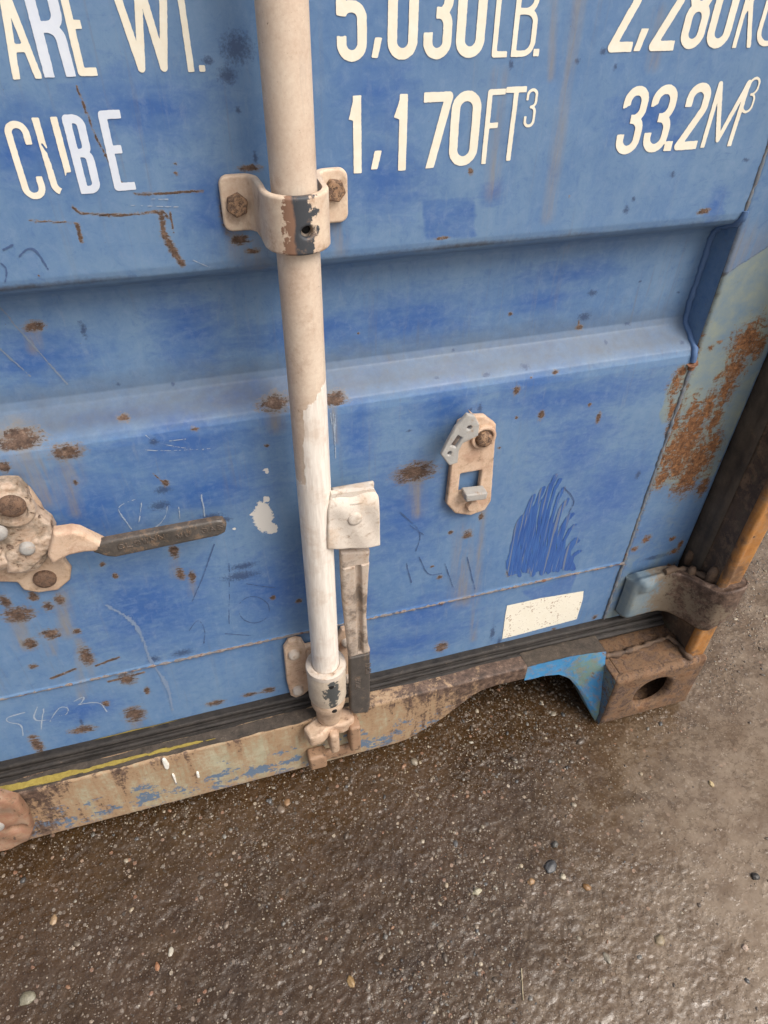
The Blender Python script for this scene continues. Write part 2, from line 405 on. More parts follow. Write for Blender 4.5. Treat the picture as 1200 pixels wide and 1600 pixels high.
c1 = b.mix(b.rng(rr_, .60, .68), c1, rustcol(b, 90))
b.bump(b.op('ADD', n1, b.op('MULTIPLY', n2, .5)), .7, .0015); M_HINGE = b.out(c1, .6)
M_RUBBER = plain('rubber_gasket', (.012, .010, .009), (.040, .033, .028), 60, .65, .8, .0015, speck=((.10, .075, .055), .60))
M_SIDEGASK = plain('weathered_side_gasket', (.045, .036, .029), (.12, .093, .068), 30, .65, .8, .0015, speck=((.17, .12, .075), .60))
M_YELLOW = plain('yellow_sealant', (.24, .17, .035), (.40, .31, .07), 140, .6, .8, .0012, speck=((.10, .075, .03), .60))
M_CREAM = plain('cream_vinyl', (.78, .71, .56), (.84, .80, .68), 90, .5, .3, .0003, speck=((.55, .40, .26), .68))
M_NEWWHITE = plain('white_vinyl', (.62, .67, .76), (.70, .74, .80), 90, .4, .2, .0003)
M_STICKER = plain('sticker_vinyl', (.80, .74, .60), (.86, .82, .70), 60, .5, .4, .0004, speck=((.42, .30, .20), .552))
M_HOLE = plain('dark_hollow', (.006, .005, .005), (.014, .012, .010), 80)
M_CHALK = plain('chalk', (.24, .32, .44), (.38, .42, .48), 300, .9, .2, .0003)
M_SCR = plain('rust_scratch', (.13, .055, .03), (.34, .17, .10), 300, .9, .8, .001)
M_MARK = plain('blue_marker', (.055, .095, .20), (.07, .12, .25), 300, .6, .1, .0003)
M_WELD = plain('weld_bead', (.09, .075, .065), (.26, .20, .16), 150, .75, 1.0, .002)
M_SIDE = plain('blue_wall_paint', (.07, .14, .30), (.11, .19, .34), 8, .6, .3, .001)
M_CHIP = plain('white_paint_drip', (.70, .66, .58), (.80, .77, .70), 200, .5, .3, .0005)

# ------------------------------------------------------------------ container
cont = bpy.data.objects.new('shipping_container', None); scene.collection.objects.link(cont)
cont.location = (-.537, .05, 0)
cont['label'] = 'weathered blue steel shipping container with rusty lock rods, its door end on wet ground'
cont['category'] = 'shipping container'

DX1 = .5415; STX = .650
def prof_y(z):
    """depth of the corrugated skin at height z"""
    pts = [(.0, .0), (.600, .0), (.608, .0008), (.6145, .004), (.634, .030), (.641, .0335), (.650, .034), (.727, .034), (.735, .0325), (.7405, .028), (.7515, .0055), (.7565, .0012), (.763, 0), (1.16, 0), (1.168, .003), (1.186, .030), (1.195, .034), (1.28, .034), (1.289, .03), (1.307, .003), (1.315, 0), (3, 0)]
    return np.interp(z, [p[0] for p in pts], [p[1] for p in pts])

def skin(u, v):
    """height (towards -Y) of the uneven door skin, for things stuck flat on it"""
    U = np.array([u]); V = np.array([v])
    return -float(prof_y(v)) - float((.0022 * fbm(U * 5, V * 5, 3) + .0007 * fbm(U * 30, V * 30, 2))[0]) - (.0012 if v < .276 else 0)
# ---- marks on the door, measured on its surface
E_RUST = [(53, 510, 17, 9), (28, 688, 40, 17), (105, 706, 27, 12), (192, 653, 11, 8), (430, 630, 26, 14), (522, 624, 20, 11), (648, 738, 32, 15),
 (30, 960, 24, 13), (9, 940, 8, 11), (52, 930, 8, 8), (75, 947, 9, 8), (93, 937, 8, 9), (80, 990, 15, 8), (47, 1005, 12, 10), (120, 986, 7, 5), (135, 1025, 11, 16),
 (52, 1041, 7, 5), (200, 1062, 14, 9), (210, 1117, 16, 13), (130, 1141, 20, 6), (58, 1165, 9, 18), (165, 1100, 7, 4), (230, 1080, 5, 6), (335, 1100, 15, 4), (282, 897, 7, 10),
 (300, 901, 6, 10), (180, 899, 5, 4), (160, 881, 5, 4), (272, 862, 8, 11), (304, 670, 6, 4), (417, 696, 4, 3), (259, 755, 5, 5), (118, 754, 4, 4), (427, 934, 5, 4), (467, 939, 5, 4),
 (807, 610, 6, 7), (846, 649, 5, 8), (935, 652, 4, 9), (807, 652, 3, 3), (867, 581, 5, 4), (922, 632, 3, 3), (752, 807, 4, 6), (731, 835, 8, 6), (704, 832, 4, 3), (687, 902, 5, 3), (675, 885, 3, 2), (905, 512, 6, 4),
 (797, 490, 4, 3), (800, 894, 10, 5), (690, 1012, 10, 7), (705, 1036, 12, 6), (275, 255, 3, 2), (735, 268, 4, 6), (889, 307, 2, 2), (275, 270, 3, 3), (60, 430, 2, 2), (1055, 600, 11, 20), (1050, 640, 8, 16), (1046, 670, 6, 12), (1066, 580, 6, 7), (1100, 330, 9, 5),
 (390, 263, 18, 7), (375, 375, 14, 8), (395, 392, 12, 5), (350, 330, 6, 30), (690, 372, 10, 3), (30, 1195, 20, 4), (110, 1180, 14, 3), (8, 730, 10, 10),
 (1160, 347, 10, 7), (1090, 548, 8, 7), (830, 590, 2, 2), (560, 520, 2, 2), (765, 670, 4, 3), (780, 700, 3, 2), (980, 890, 5, 4), (930, 965, 4, 3), (865, 985, 4, 3), (390, 1086, 12, 3), (420, 1080, 12, 4)]
L_RUST = [([(115, 325), (126, 334), (190, 336), (255, 330), (262, 340)], 2.2), ([(252, 332), (256, 368), (266, 378)], 4.5), ([(266, 332), (270, 362)], 1.6), ([(262, 375), (276, 400), (284, 412)], 6), ([(45, 345), (118, 348), (127, 378)], 1.6), ([(122, 350), (127, 378)], 2.6),
 ([(210, 303), (318, 299)], 1.8), ([(120, 135), (150, 215), (192, 290)], 1.5), ([(80, 1060), (118, 1045)], 4), ([(150, 1040), (185, 1027)], 4), ([(170, 1066), (225, 1052)], 4),
 ([(240, 740), (262, 760)], 1.5), ([(905, 500), (903, 515)], 2), ([(775, 1040), (850, 1012)], 2)]
E_FRESH = [(230, 170, 110, 55), (300, 690, 130, 42), (330, 760, 90, 45), (230, 950, 110, 75), (430, 920, 70, 50), (60, 230, 90, 60), (330, 320, 40, 60), (590, 150, 60, 60), (600, 280, 70, 60), (770, 300, 20, 18), (1050, 225, 18, 18),
 (1118, 318, 16, 28), (640, 500, 120, 40), (480, 520, 140, 30), (300, 520, 60, 60), (60, 560, 90, 40), (900, 620, 130, 30), (830, 600, 60, 14), (840, 470, 60, 22), (900, 700, 60, 60), (950, 770, 60, 60), (630, 800, 70, 80), (700, 640, 60, 40),
 (620, 1010, 120, 22), (660, 960, 80, 30), (150, 800, 90, 60), (380, 620, 90, 26), (560, 680, 30, 60), (880, 430, 80, 20), (1010, 180, 60, 40), (560, 940, 30, 40), (180, 650, 90, 14), (130, 1110, 60, 20)]
P_FRESH = [[(657, 310), (743, 306), (744, 371), (662, 376)], [(815, 925), (905, 895), (893, 925), (868, 935), (830, 940)], [(1112, 340), (1122, 290), (1136, 335)]]
E_DARK = [(255, 105, 4, 4), (370, 75, 24, 26), (355, 118, 14, 14), (325, 95, 9, 7), (373, 172, 5, 6), (398, 245, 4, 10), (130, 515, 5, 14), (185, 600, 4, 3), (270, 600, 4, 3), (240, 690, 8, 6), (1165, 250, 6, 3), (943, 80, 5, 6), (903, 95, 4, 6), (798, 100, 4, 8),
 (961, 105, 3, 6), (978, 328, 5, 6), (990, 310, 3, 4), (1051, 273, 4, 5), (912, 495, 10, 6), (925, 458, 8, 5), (980, 506, 5, 3), (760, 585, 6, 4), (820, 573, 7, 5), (682, 590, 4, 3), (708, 547, 3, 3), (750, 637, 4, 7), (640, 673, 5, 2), (1063, 672, 3, 5), (997, 742, 4, 6),
 (947, 535, 3, 3), (1065, 535, 4, 3), (522, 1012, 10, 5), (377, 900, 28, 7), (380, 885, 20, 5), (330, 808, 18, 5), (350, 812, 12, 4), (295, 1150, 5, 4), (128, 1130, 3, 6), (285, 1020, 16, 5), (240, 1030, 10, 5), (815, 1035, 12, 3), (930, 1000, 10, 3), (310, 1125, 5, 3), (255, 765, 14, 6), (250, 790, 16, 7), (1000, 440, 3, 2), (770, 990, 4, 10), (780, 1005, 3, 8), (870, 1003, 14, 4),
 (845, 1010, 5, 5), (1098, 465, 3, 2), (1060, 457, 3, 2), (690, 945, 3, 4), (735, 640, 3, 3)]
L_RUN = [([(28, 700), (34, 760)], 16), ([(648, 745), (652, 800)], 9), ([(105, 712), (112, 750)], 9), ([(30, 970), (34, 1010)], 7), ([(80, 995), (82, 1020)], 5), ([(135, 1035), (137, 1060)], 6), ([(210, 1125), (212, 1150)], 7), ([(430, 638), (432, 665)], 8), ([(365, 355), (368, 400)], 5), ([(53, 515), (54, 545)], 5), ([(300, 905), (301, 930)], 4), ([(272, 868), (273, 900)], 4), ([(100, 925), (104, 990)], 8), ([(905, 0), (880, 150), (868, 260), (855, 340)], 5), ([(865, 0), (862, 120)], 3), ([(1030, 20), (1020, 100)], 5), ([(725, 830), (722, 940)], 12), ([(760, 720), (740, 1000)], 5), ([(60, 720), (80, 780)], 10), ([(105, 720), (120, 800)], 6), ([(520, 640), (524, 690)], 3), ([(780, 120), (770, 300)], 6), ([(400, 390), (402, 410)], 10), ([(125, 1000), (128, 1090)], 5), ([(530, 350), (534, 390)], 5), ([(650, 750), (655, 775)], 4)]
E_WHITE = [(411, 808, 15, 24), (424, 826, 10, 9), (398, 803, 8, 3), (415, 734, 5, 2), (417, 737, 3, 3), (366, 826, 3, 2), (416, 780, 5, 5)]

def atd(px, py):
    y = 0.0
    for _ in range(12): y = .5 * y + .5 * float(prof_y(at(px, py, y)[2]))
    return at(px, py, y)
def uvd(pts):
    return [tuple(atd(p[0], p[1])[[0, 2]]) for p in pts]
def soft(d, w):
    return np.clip(.5 - d / (2 * w), 0, 1)
def ell(X, Z, e, scale=1.0):
    c_ = atd(e[0], e[1]); a = atd(e[0] + e[2], e[1] - .12 * e[2]); b_ = atd(e[0], e[1] + e[3])
    rx = abs(a[0] - c_[0]) * scale + 1e-5; rz = abs(b_[2] - c_[2]) * scale + 1e-5
    return np.sqrt(((X - c_[0]) / rx) ** 2 + ((Z - c_[2]) / rz) ** 2), min(rx, rz), c_, max(rx, rz)
def put(A, X, Z, box_, val_fun):
    x0, x1, z0, z1 = box_
    i0, i1 = np.searchsorted(X[:, 0], [x0, x1]); j0, j1 = np.searchsorted(Z[0], [z0, z1])
    if i1 - i0 < 2 or j1 - j0 < 2: return
    A[i0:i1, j0:j1] = np.maximum(A[i0:i1, j0:j1], val_fun(X[i0:i1, j0:j1], Z[i0:i1, j0:j1]))
def blobs(A, X, Z, L, soft_=.5, amp=1.0):
    for e in L:
        c_ = atd(e[0], e[1]); big = .0016 * max(e[2], e[3]) * 1.6 + .004
        put(A, X, Z, (c_[0] - big, c_[0] + big, c_[2] - big, c_[2] + big), lambda x, z: amp * np.clip(.5 + (1 - ell(x + .0015 * fbm(x * 200, z * 200, 2), z + .0015 * fbm(x * 200 + 50, z * 200, 2), e)[0]) * soft_, 0, 1))
def lines(A, X, Z, L, amp=1.0, mm=.0006):
    for pts, w in L:
        P = uvd(pts); q = np.array(P); w = w * mm
        put(A, X, Z, (q[:, 0].min() - .02, q[:, 0].max() + .02, q[:, 1].min() - .02, q[:, 1].max() + .02), lambda x, z: amp * soft(sd_line(x, z, P) - w, w * .9))

def door_panel():
    xs = np.linspace(-.44, DX1, 655); zs = np.concatenate([np.linspace(.142, .60, 306)[:-1], np.linspace(.60, .77, 150)[:-1], np.linspace(.77, .97, 134)])
    X, Z = np.meshgrid(xs, zs, indexing='ij')
    Y = prof_y(Z) + .0022 * fbm(X * 5, Z * 5, 3) + .0007 * fbm(X * 30, Z * 30, 2)
    seam = .276 + .0006 * np.sin(X * 40); d = np.abs(Z - seam)
    Y += np.where(Z < seam, .0012, 0) - .0020 * np.exp(-(d / .0022) ** 2)
    # shallow dents under the old rust patches
    A = {k: np.zeros_like(X) for k in ('rust', 'fresh', 'dark', 'dust_shade', 'runs', 'white', 'coat', 'edge_dark')}
    blobs(A['rust'], X, Z, E_RUST, .75, .82); lines(A['rust'], X, Z, L_RUST, .9, .00045)
    blobs(A['fresh'], X, Z, E_FRESH, .45, .85)
    for P in P_FRESH:
        q = uv(P); A['fresh'] = np.maximum(A['fresh'], soft(sd_poly(X, Z, q) + .002 * fbm(X * 120, Z * 120, 3), .0025) * .62)
    blobs(A['dark'], X, Z, E_DARK, .4, .85)
    lines(A['runs'], X, Z, L_RUN, .75, .0009)
    blobs(A['white'], X, Z, E_WHITE, .6)
    A['dust_shade'] = np.interp(Z, [.598, .610, .622, .640, .660, .70], [0, .25, .75, .62, .25, 0]) + .25 * np.interp(Z, [.14, .18, .25], [1, .4, 0])
    A['edge_dark'] = 1.0 * np.exp(-((Z - .757) / .0035) ** 2) * (.35 + 1.2 * np.clip(fbm(X * 12, Z * 0 + 3, 3) + .15, 0, 1)) + .75 * np.exp(-(d / .0028) ** 2) * np.clip(.6 + 1.6 * fbm(X * 50, Z * 50, 3), 0, 1) \
        + np.clip((X - .534) / .008, 0, 1) * .55 + np.clip((.152 - Z) / .008, 0, 1) * .8
    A['coat'] = np.clip((X - .515 + .02 * fbm(X * 20, Z * 20)) / .012, 0, 1) * np.clip((.605 - Z) / .01, 0, 1) * np.clip((Z - .50) / .03, 0, 1) * .8
    Y += .0010 * np.clip(A['rust'], 0, 1) * fbm(X * 300, Z * 300, 2)
    grid_obj('door_panel', np.stack([X, Y, Z], -1), MD, cont, A, flip=True)
door_panel()

def door_stile():
    xs = np.linspace(DX1 + .0005, STX, 84); zs = np.linspace(.135, .97, 560)
    X, Z = np.meshgrid(xs, zs, indexing='ij')
    u = (X - DX1) / (STX - DX1)
    Y = -.0004 + .001 * fbm(X * 8, Z * 8, 3)
    e = np.clip((X - (STX - .010)) / .010, 0, 1); Y = Y + .010 * (1 - np.sqrt(np.clip(1 - e * e, 0, 1)))
    e = np.clip((DX1 + .006 - X) / .006, 0, 1); Y = Y + .005 * (1 - np.sqrt(np.clip(1 - e * e, 0, 1)))
    A = {k: np.zeros_like(X) for k in ('rust', 'fresh', 'dark', 'dust_shade', 'runs', 'white', 'coat', 'edge_dark')}
    RS = [(1160, 530, 22, 34), (1150, 575, 16, 25), (1133, 612, 13, 26), (1085, 665, 24, 28), (1065, 700, 30, 40), (1090, 720, 24, 34), (1075, 745, 20, 26), (1050, 660, 12, 30), (1035, 745, 9, 18), (1105, 640, 10, 26), (1118, 655, 8, 20), (1200, 500, 6, 22), (1185, 545, 7, 20),
          (1110, 700, 14, 24), (1098, 760, 8, 14), (1113, 527, 4, 5), (1105, 540, 5, 7), (1146, 505, 6, 5), (1120, 590, 4, 5), (1080, 640, 6, 20), (1060, 730, 20, 18), (1052, 862, 6, 4), (1062, 852, 3, 6), (1050, 842, 4, 3), (1010, 842, 6, 5), (990, 858, 5, 4), (1075, 870, 10, 3), (1045, 885, 8, 4),(1000, 935, 8, 6)]
    blobs(A['rust'], X, Z, RS, .55)
    A['rust'] = np.maximum(A['rust'], .75 * np.clip(1 - (X - DX1) / .009, 0, 1) * np.interp(Z, [.3, .40, .62, .68], [.55, 1, 1, 0]))
    pa, pb_ = at(1095, 455), at(1200, 385); ed_ = pa[2] + (X - pa[0]) * (pb_[2] - pa[2]) / (pb_[0] - pa[0]) + .006 * fbm(X * 40, Z * 10, 3)
    A['coat'] = np.interp(Z, [.40, .46, .66], [0, .75, .95]) * np.clip((ed_ - Z) / .006, 0, 1) * np.clip((STX - .006 - X) / .006, 0, 1) + np.interp(Z, [.2, .4], [.5, .35])
    A['fresh'] = np.interp(Z, [.24, .34, .42, .72, .78], [.3, .45, .1, .05, .35])
    A['dark'] = np.zeros_like(X); blobs(A['dark'], X, Z, [(1138, 540, 3, 5), (1110, 568, 3, 5), (1012, 907, 6, 12), (1025, 870, 16, 3)], .5)
    A['edge_dark'] = np.clip((.006 - (X - DX1)) / .006, 0, 1) * .7 + np.exp(-((Z - ed_) / .0018) ** 2) * .6 + np.exp(-((Z - ed_ + .022) / .003) ** 2) * .35
    A['runs'] = np.interp(Z, [.62, .66, .735, .76], [0, .55, .5, 0])
    grid_obj('door_stile', np.stack([X, Y, Z], -1), MD, cont, A, flip=True)
    # side faces of the hollow section (seen at the end of the trough and beside the gasket)
    for x, nm in ((DX1 + .0003, 'stile_inner_face'), (STX + .0004, 'stile_outer_face')):
        yy = np.linspace(.0025, .05, 12); zz = np.linspace(.135, .97, 280)
        Yy, Zz = np.meshgrid(yy, zz, indexing='ij')
        P = np.stack([np.full_like(Yy, x) + .0006 * fbm(Yy * 30, Zz * 30), Yy, Zz], -1)
        z0 = np.zeros_like(Yy)
        grid_obj(nm, P, MD, cont, {'rust': z0 + .05, 'fresh': z0 + .25, 'dark': z0, 'dust_shade': z0, 'runs': z0, 'white': z0, 'coat': z0, 'edge_dark': z0 + .15})
door_stile()

def weld(name, pts, r, mat=M_WELD, lump=.35, step=.004):
    P = []
    for a, b in zip(pts[:-1], pts[1:]):
        a = Vector(a); b = Vector(b); n = max(2, int((b - a).length / step))
        for k in range(n): P.append(a.lerp(b, k / n))
    P.append(Vector(pts[-1]))
    rad = [r * (1 + lump * random.uniform(-1, 1)) for _ in P]
    P = [p + Vector((random.uniform(-1, 1), random.uniform(-1, 1), random.uniform(-1, 1))) * r * .2 for p in P]
    return bm_obj(name, tube(P, rad, n=8), mat, cont, auto=80)
# weld running round the end of the trough, painted over
tz = [.765, .757, .7515, .745, .7405, .735, .727, .70, .67, .650, .641, .634, .625, .6145, .608, .600]
weld('trough_weld', [(DX1 - .001, float(prof_y(z)) - .001, z) for z in tz], .0036, M_SIDE, .12)
weld('corner_weld', [(DX1 - .001, -.0005, .600), (DX1 - .0005, -.001, .590)], .0050, M_SCR, .4)
M_WELDP = plain('painted_weld', (.10, .15, .22), (.22, .21, .19), 70, .7, .6, .0015, speck=((.20, .085, .05), .57))
weld('stile_weld', [(DX1, .0006, .592), (DX1, .0006, .45), (DX1, .0006, .30), (DX1, .0006, .15)], .0024, M_WELDP, .35)
weld('stile_weld', [(DX1, .0006, .765), (DX1, .0006, .97)], .0022, M_WELDP, .2)
weld('rail_weld', [(-.44, -.0002, .2765), (-.2, -.0002, .276), (0, -.0002, .277), (.25, -.0002, .2758), (.43, -.0002, .2765), (.541, -.0005, .2762)], .0019, plain('rusty_weld', (.10, .11, .13), (.28, .22, .18), 40, .75, 1.0, .002, speck=((.15, .07, .045), .54)), .4)

# ------------------------------------------------------------------ lettering
G = {  # strokes in a unit box, third value = rounded corner
 '0': [([(0, 0, 1), (0, 1, 1), (1, 1, 1), (1, 0, 1)], True)],
 '1': [([(.62, 0, 0), (.62, 1, 0)], False), ([(.62, .98, 0), (.05, .72, 0)], False)],
 '2': [([(0, .68, 0), (0, 1, 1), (1, 1, 1), (1, .64, 1), (0, 0, 0), (1, 0, 0)], False)],
 '3': [([(0, .72, 0), (0, 1, 1), (1, 1, 1), (1, .53, 1), (.38, .53, 0)], False), ([(.38, .53, 0), (1, .53, 1), (1, 0, 1), (0, 0, 1), (0, .28, 0)], False)],
 '5': [([(1, 1, 0), (.0, 1, 0), (.0, .52, 0)], False), ([(0, .50, 0), (.05, .62, 1), (1, .62, 1), (1, 0, 1), (0, 0, 1), (0, .26, 0)], False)],
 '7': [([(0, 1, 0), (1, 1, 0), (.28, 0, 0)], False)],
 '8': [([(0, 0, 1), (0, .53, 1), (1, .53, 1), (1, 0, 1)], True), ([(.06, .53, 1), (.06, 1, 1), (.94, 1, 1), (.94, .53, 1)], True)],
 'C': [([(1, .72, 0), (1, 1, 1), (0, 1, 1), (0, 0, 1), (1, 0, 1), (1, .28, 0)], False)],
 'U': [([(0, 1, 0), (0, 0, 1), (1, 0, 1), (1, 1, 0)], False)],
 'B': [([(0, 0, 0), (0, 1, 0), (.94, 1, 1), (.94, .53, 1), (0, .53, 0)], False), ([(0, .53, 0), (1, .53, 1), (1, 0, 1), (0, 0, 0)], False)],
 'E': [([(1, 1, 0), (0, 1, 0), (0, 0, 0), (1, 0, 0)], False), ([(0, .53, 0), (.85, .53, 0)], False)],
 'F': [([(1, 1, 0), (0, 1, 0), (0, 0, 0)], False), ([(0, .53, 0), (.85, .53, 0)], False)],
 'T': [([(0, 1, 0), (1, 1, 0)], False), ([(.5, 1, 0), (.5, 0, 0)], False)],
 'A': [([(0, 0, 0), (.5, 1, 0), (1, 0, 0)], False), ([(.2, .3, 0), (.8, .3, 0)], False)],
 'R': [([(0, 0, 0), (0, 1, 0), (1, 1, 1), (1, .50, 1), (0, .50, 0)], False), ([(.5, .50, 0), (.95, .45, 1), (1, 0, 0)], False)],
 'W': [([(0, 1, 0), (.27, 0, 0), (.5, 1, 0), (.73, 0, 0), (1, 1, 0)], False)],
 'L': [([(0, 1, 0), (0, 0, 0), (1, 0, 0)], False)],
 'K': [([(0, 0, 0), (0, 1, 0)], False), ([(1, 1, 0), (.0, .42, 0)], False), ([(.3, .58, 0), (1, 0, 0)], False)],
 'G': [([(1, .72, 0), (1, 1, 1), (0, 1, 1), (0, 0, 1), (1, 0, 1), (1, .48, 0), (.55, .48, 0)], False)],
 'S': [([(1, .76, 0), (1, 1, 1), (0, 1, 1), (0, .52, 1), (1, .50, 1), (1, 0, 1), (0, 0, 1), (0, .24, 0)], False)],
 'H': [([(0, 0, 0), (0, 1, 0)], False), ([(1, 0, 0), (1, 1, 0)], False), ([(0, .5, 0), (1, .5, 0)], False)],
 'N': [([(0, 0, 0), (0, 1, 0), (1, 0, 0), (1, 1, 0)], False)],
 'M': [([(0, 0, 0), (0, 1, 0), (.5, .08, 0), (1, 1, 0), (1, 0, 0)], False)],
}
def glyph_sdf(ch, x0, z0, w, h, t, slant=0.0):
    if ch == '.':
        return lambda X, Z: sd_box(X, Z, x0 + w / 2, z0 + w / 2, w / 2, w / 2, .0003)
    if ch == ',':
        return lambda X, Z: sd_poly(X, Z, [(x0 + w * .35, z0 + w * .9), (x0 + w, z0 + w * .9), (x0 + w * .6, z0 - w * .6), (x0, z0 - w * .6)])
    P = []
    for pts, closed in G[ch]:
        q = [(x0 + t / 2 + p[0] * (w - t), z0 + t / 2 + p[1] * (h - t), p[2]) for p in pts]
        P.append(rounded(q, (w - t) / 2 * (.999 if ch in '0C3258GURB' else .5), closed))
    C = [(p, c_[1]) for p, c_ in zip(P, G[ch])]
    def stroke(X, Z, p, closed):
        if closed: return sd_line(X, Z, p) - t / 2
        p = [np.array(q, float) for q in p]; d0 = p[0] - p[1]; d0 /= np.linalg.norm(d0); d1 = p[-1] - p[-2]; d1 /= np.linalg.norm(d1)
        def tip(e, dd):
            bx = abs(e[0] - (x0 + t / 2)) < 1e-6 or abs(e[0] - (x0 + w - t / 2)) < 1e-6 if abs(dd[0]) > .7 else abs(e[1] - (z0 + t / 2)) < 1e-6 or abs(e[1] - (z0 + h - t / 2)) < 1e-6
            return e + dd * t * (1.2 if bx and abs(dd[1]) > .5 else .5 if bx else 0)
        e0, e1 = tip(p[0], d0), tip(p[-1], d1)
        q = [e0 + d0 * t] + p[1:-1] + [e1 + d1 * t]
        d = sd_line(X, Z, q) - t / 2
        for e, dd in ((e0, d0), (e1, d1)):
            cap = (X - e[0]) * dd[0] + (Z - e[1]) * dd[1]
            d = np.where(np.hypot(X - e[0], Z - e[1]) < t * 1.6, np.maximum(d, cap), d)
        return d
    def f(X, Z):
        Xs = X - slant * (Z - z0)
        d = np.minimum.reduce([stroke(Xs, Z, p, c_) for p, c_ in C])
        return np.maximum(d, sd_box(Xs, Z, x0 + w / 2, z0 + h / 2, w / 2, h / 2))
    return f
def lettering(name, chars, mat, label=None, proud=.00035, flt=None):
    """chars: (char, px_left, px_right, py_base, height_m, stroke_m)"""
    fs = []; B = [9, -9, 9, -9]
    for c_ in chars:
        ch, xl, xr, py, h, t = c_[:6]; t *= .87
        a = at(xl, py); b_ = at(xr, py - (xr - xl) * .04)
        w = b_[0] - a[0]; z0 = a[2]
        fs.append(glyph_sdf(ch, a[0], z0, w, h, t))
        hh = h if ch not in '.,' else w
        B = [min(B[0], a[0] - .001), max(B[1], b_[0] + .001), min(B[2], z0 - .001 - (w if ch == ',' else 0)), max(B[3], z0 + hh + .001)]
    def f(X, Z):
        n = .0006 * (fbm(X * 500, Z * 500, 2))
        d = np.minimum.reduce([g(X, Z) for g in fs]) + n * .7
        return np.maximum(d, flt(X, Z)) if flt else d
    o = sdf_solid(name, f, B, mat, cont, y=-.0002, t=.0003, rnd=0, res=.0007, hfun=lambda u, v, d: skin(u, v), sheet=True)
    if label: o['label'] = label
    return o
H1, H2, H3 = .0535, .0535, .050
lettering('tare_weight_lettering', [('T', -32, 14, 124, H1, .0048), ('A', 21, 66, 124, H1, .0052)], M_CREAM)
lettering('tare_weight_lettering', [('E', 123, 153, 119, H1, .0054)], M_CREAM)
lettering('patch_letter', [('R', 70, 119, 121, H1 + .001, .0072)], M_NEWWHITE, 'bluish white replacement letter R')
lettering('tare_weight_lettering', [('W', 196, 283, 114, H1, .0056), ('T', 276, 322, 113, H1, .0048), ('.', 312, 321, 112, .004, .004)], M_CREAM)
lettering('pound_figures', [('5', 527, 573, 97, H1, .0080), (',', 580, 597, 78, H1, .004), ('0', 605, 651, 94, H1, .0082), ('3', 660, 703, 93, H1, .0080), ('0', 710, 754, 91, H1, .0082), ('L', 767, 791, 90, H1, .0046), ('B', 797, 833, 89, H1, .0046), ('.', 832, 841, 88, .004, .004)], M_CREAM)
lettering('kilogram_figures', [('2', 948, 986, 82, H1, .0078), (',', 992, 1009, 66, H1, .004), ('2', 1012, 1051, 80, H1, .0078), ('8', 1058, 1094, 77, H1, .0078), ('0', 1098, 1134, 76, H1, .0078), ('K', 1142, 1171, 75, H1, .0046), ('G', 1175, 1213, 73, H1, .0046)], M_CREAM)
lettering('cube_lettering', [('C', 40, 76, 312, H3, .0050)], M_CREAM)
lettering('cube_lettering', [('U', 84, 121, 306, H3, .0052)], M_CREAM, 'torn cream letter U',
          flt=lambda X, Z: np.maximum(-(sd_poly(X, Z, uv([(92, 312), (104, 270), (116, 266), (130, 312)])) + .003 * fbm(X * 150, Z * 150, 3)), -(sd_line(X, Z, uv([(66, 225), (76, 240), (84, 262)])) - .0010 + .002 * fbm(X * 260, Z * 260, 3))))
lettering('patch_letter', [('B', 127, 160, 303, H3 + .001, .0062)], M_NEWWHITE, 'bluish white replacement letter B')
lettering('patch_letter', [('E', 180, 213, 298, H3 + .002, .0062)], M_NEWWHITE, 'bluish white replacement letter E')
lettering('cubic_feet_figures', [('1', 545, 569, 271, H2, .0074), (',', 579, 596, 253, H2, .004), ('1', 612, 639, 267, H2, .0074), ('7', 657, 700, 263, H2, .0078), ('0', 699, 743, 260, H2, .0082), ('F', 751, 777, 256, H2, .0046), ('T', 778, 808, 252, H2, .0046), ('3', 816, 833, 199, .0275, .0024)], M_CREAM)
lettering('cubic_metre_figures', [('3', 957, 993, 242, H2 - .002, .0078), ('3', 999, 1036, 239, H2 - .002, .0078), ('.', 1035, 1047, 236, .004, .004), ('2', 1051, 1086, 235, H2 - .002, .0078), ('M', 1093, 1141, 231, H2 - .002, .0050), ('3', 1155, 1172, 177, .0275, .0022)], M_CREAM)

# the dirty blank sticker near the corner
sq = uv([(792, 944), (912, 924), (908, 966), (785, 999)])
sdf_solid('sticker', lambda X, Z: sd_poly(X, Z, sq) + .0006 * fbm(X * 400, Z * 400, 2), (sq[3][0] - .003, sq[1][0] + .003, sq[3][1] - .006, sq[1][1] + .006), M_STICKER, cont, y=0.0, t=.0006, rnd=0, res=.001, sheet=True, hfun=lambda u, v, d: skin(u, v))['label'] = 'blank cream sticker speckled with dirt'

def mark(name, strokes, w, mat, y=-.0005, label=None, rag=.5):
    if len(strokes) > 1:
        for k, s in enumerate(strokes): mark(name, [s], w, mat, y - .00004 * k, label, rag)
        return
    def chaikin(p):
        for _ in range(3):
            if len(p) > 2: p = [p[0]] + [tuple(np.array(a) * w_ + np.array(c_) * (1 - w_)) for a, c_ in zip(p[:-1], p[1:]) for w_ in (.75, .25)] + [p[-1]]
        return p
    P = [uvd(chaikin(s)) for s in strokes]; q = np.concatenate([np.array(p) for p in P])
    def f(X, Z):
        return np.minimum.reduce([sd_line(X + .0012 * fbm(X * 90, Z * 90, 2), Z, p) for p in P]) - w * (1 + rag * 2 * fbm(X * 500, Z * 500, 3) + 1.6 * fbm(X * 60, Z * 60, 2))
    o = sdf_solid(name, f, (q[:, 0].min() - .003, q[:, 0].max() + .003, q[:, 1].min() - .003, q[:, 1].max() + .003), mat, cont, y=0, t=-y, rnd=0, res=.0007, sheet=True, hfun=lambda u, v, d: skin(u, v))
    if label: o['label'] = label
    return o
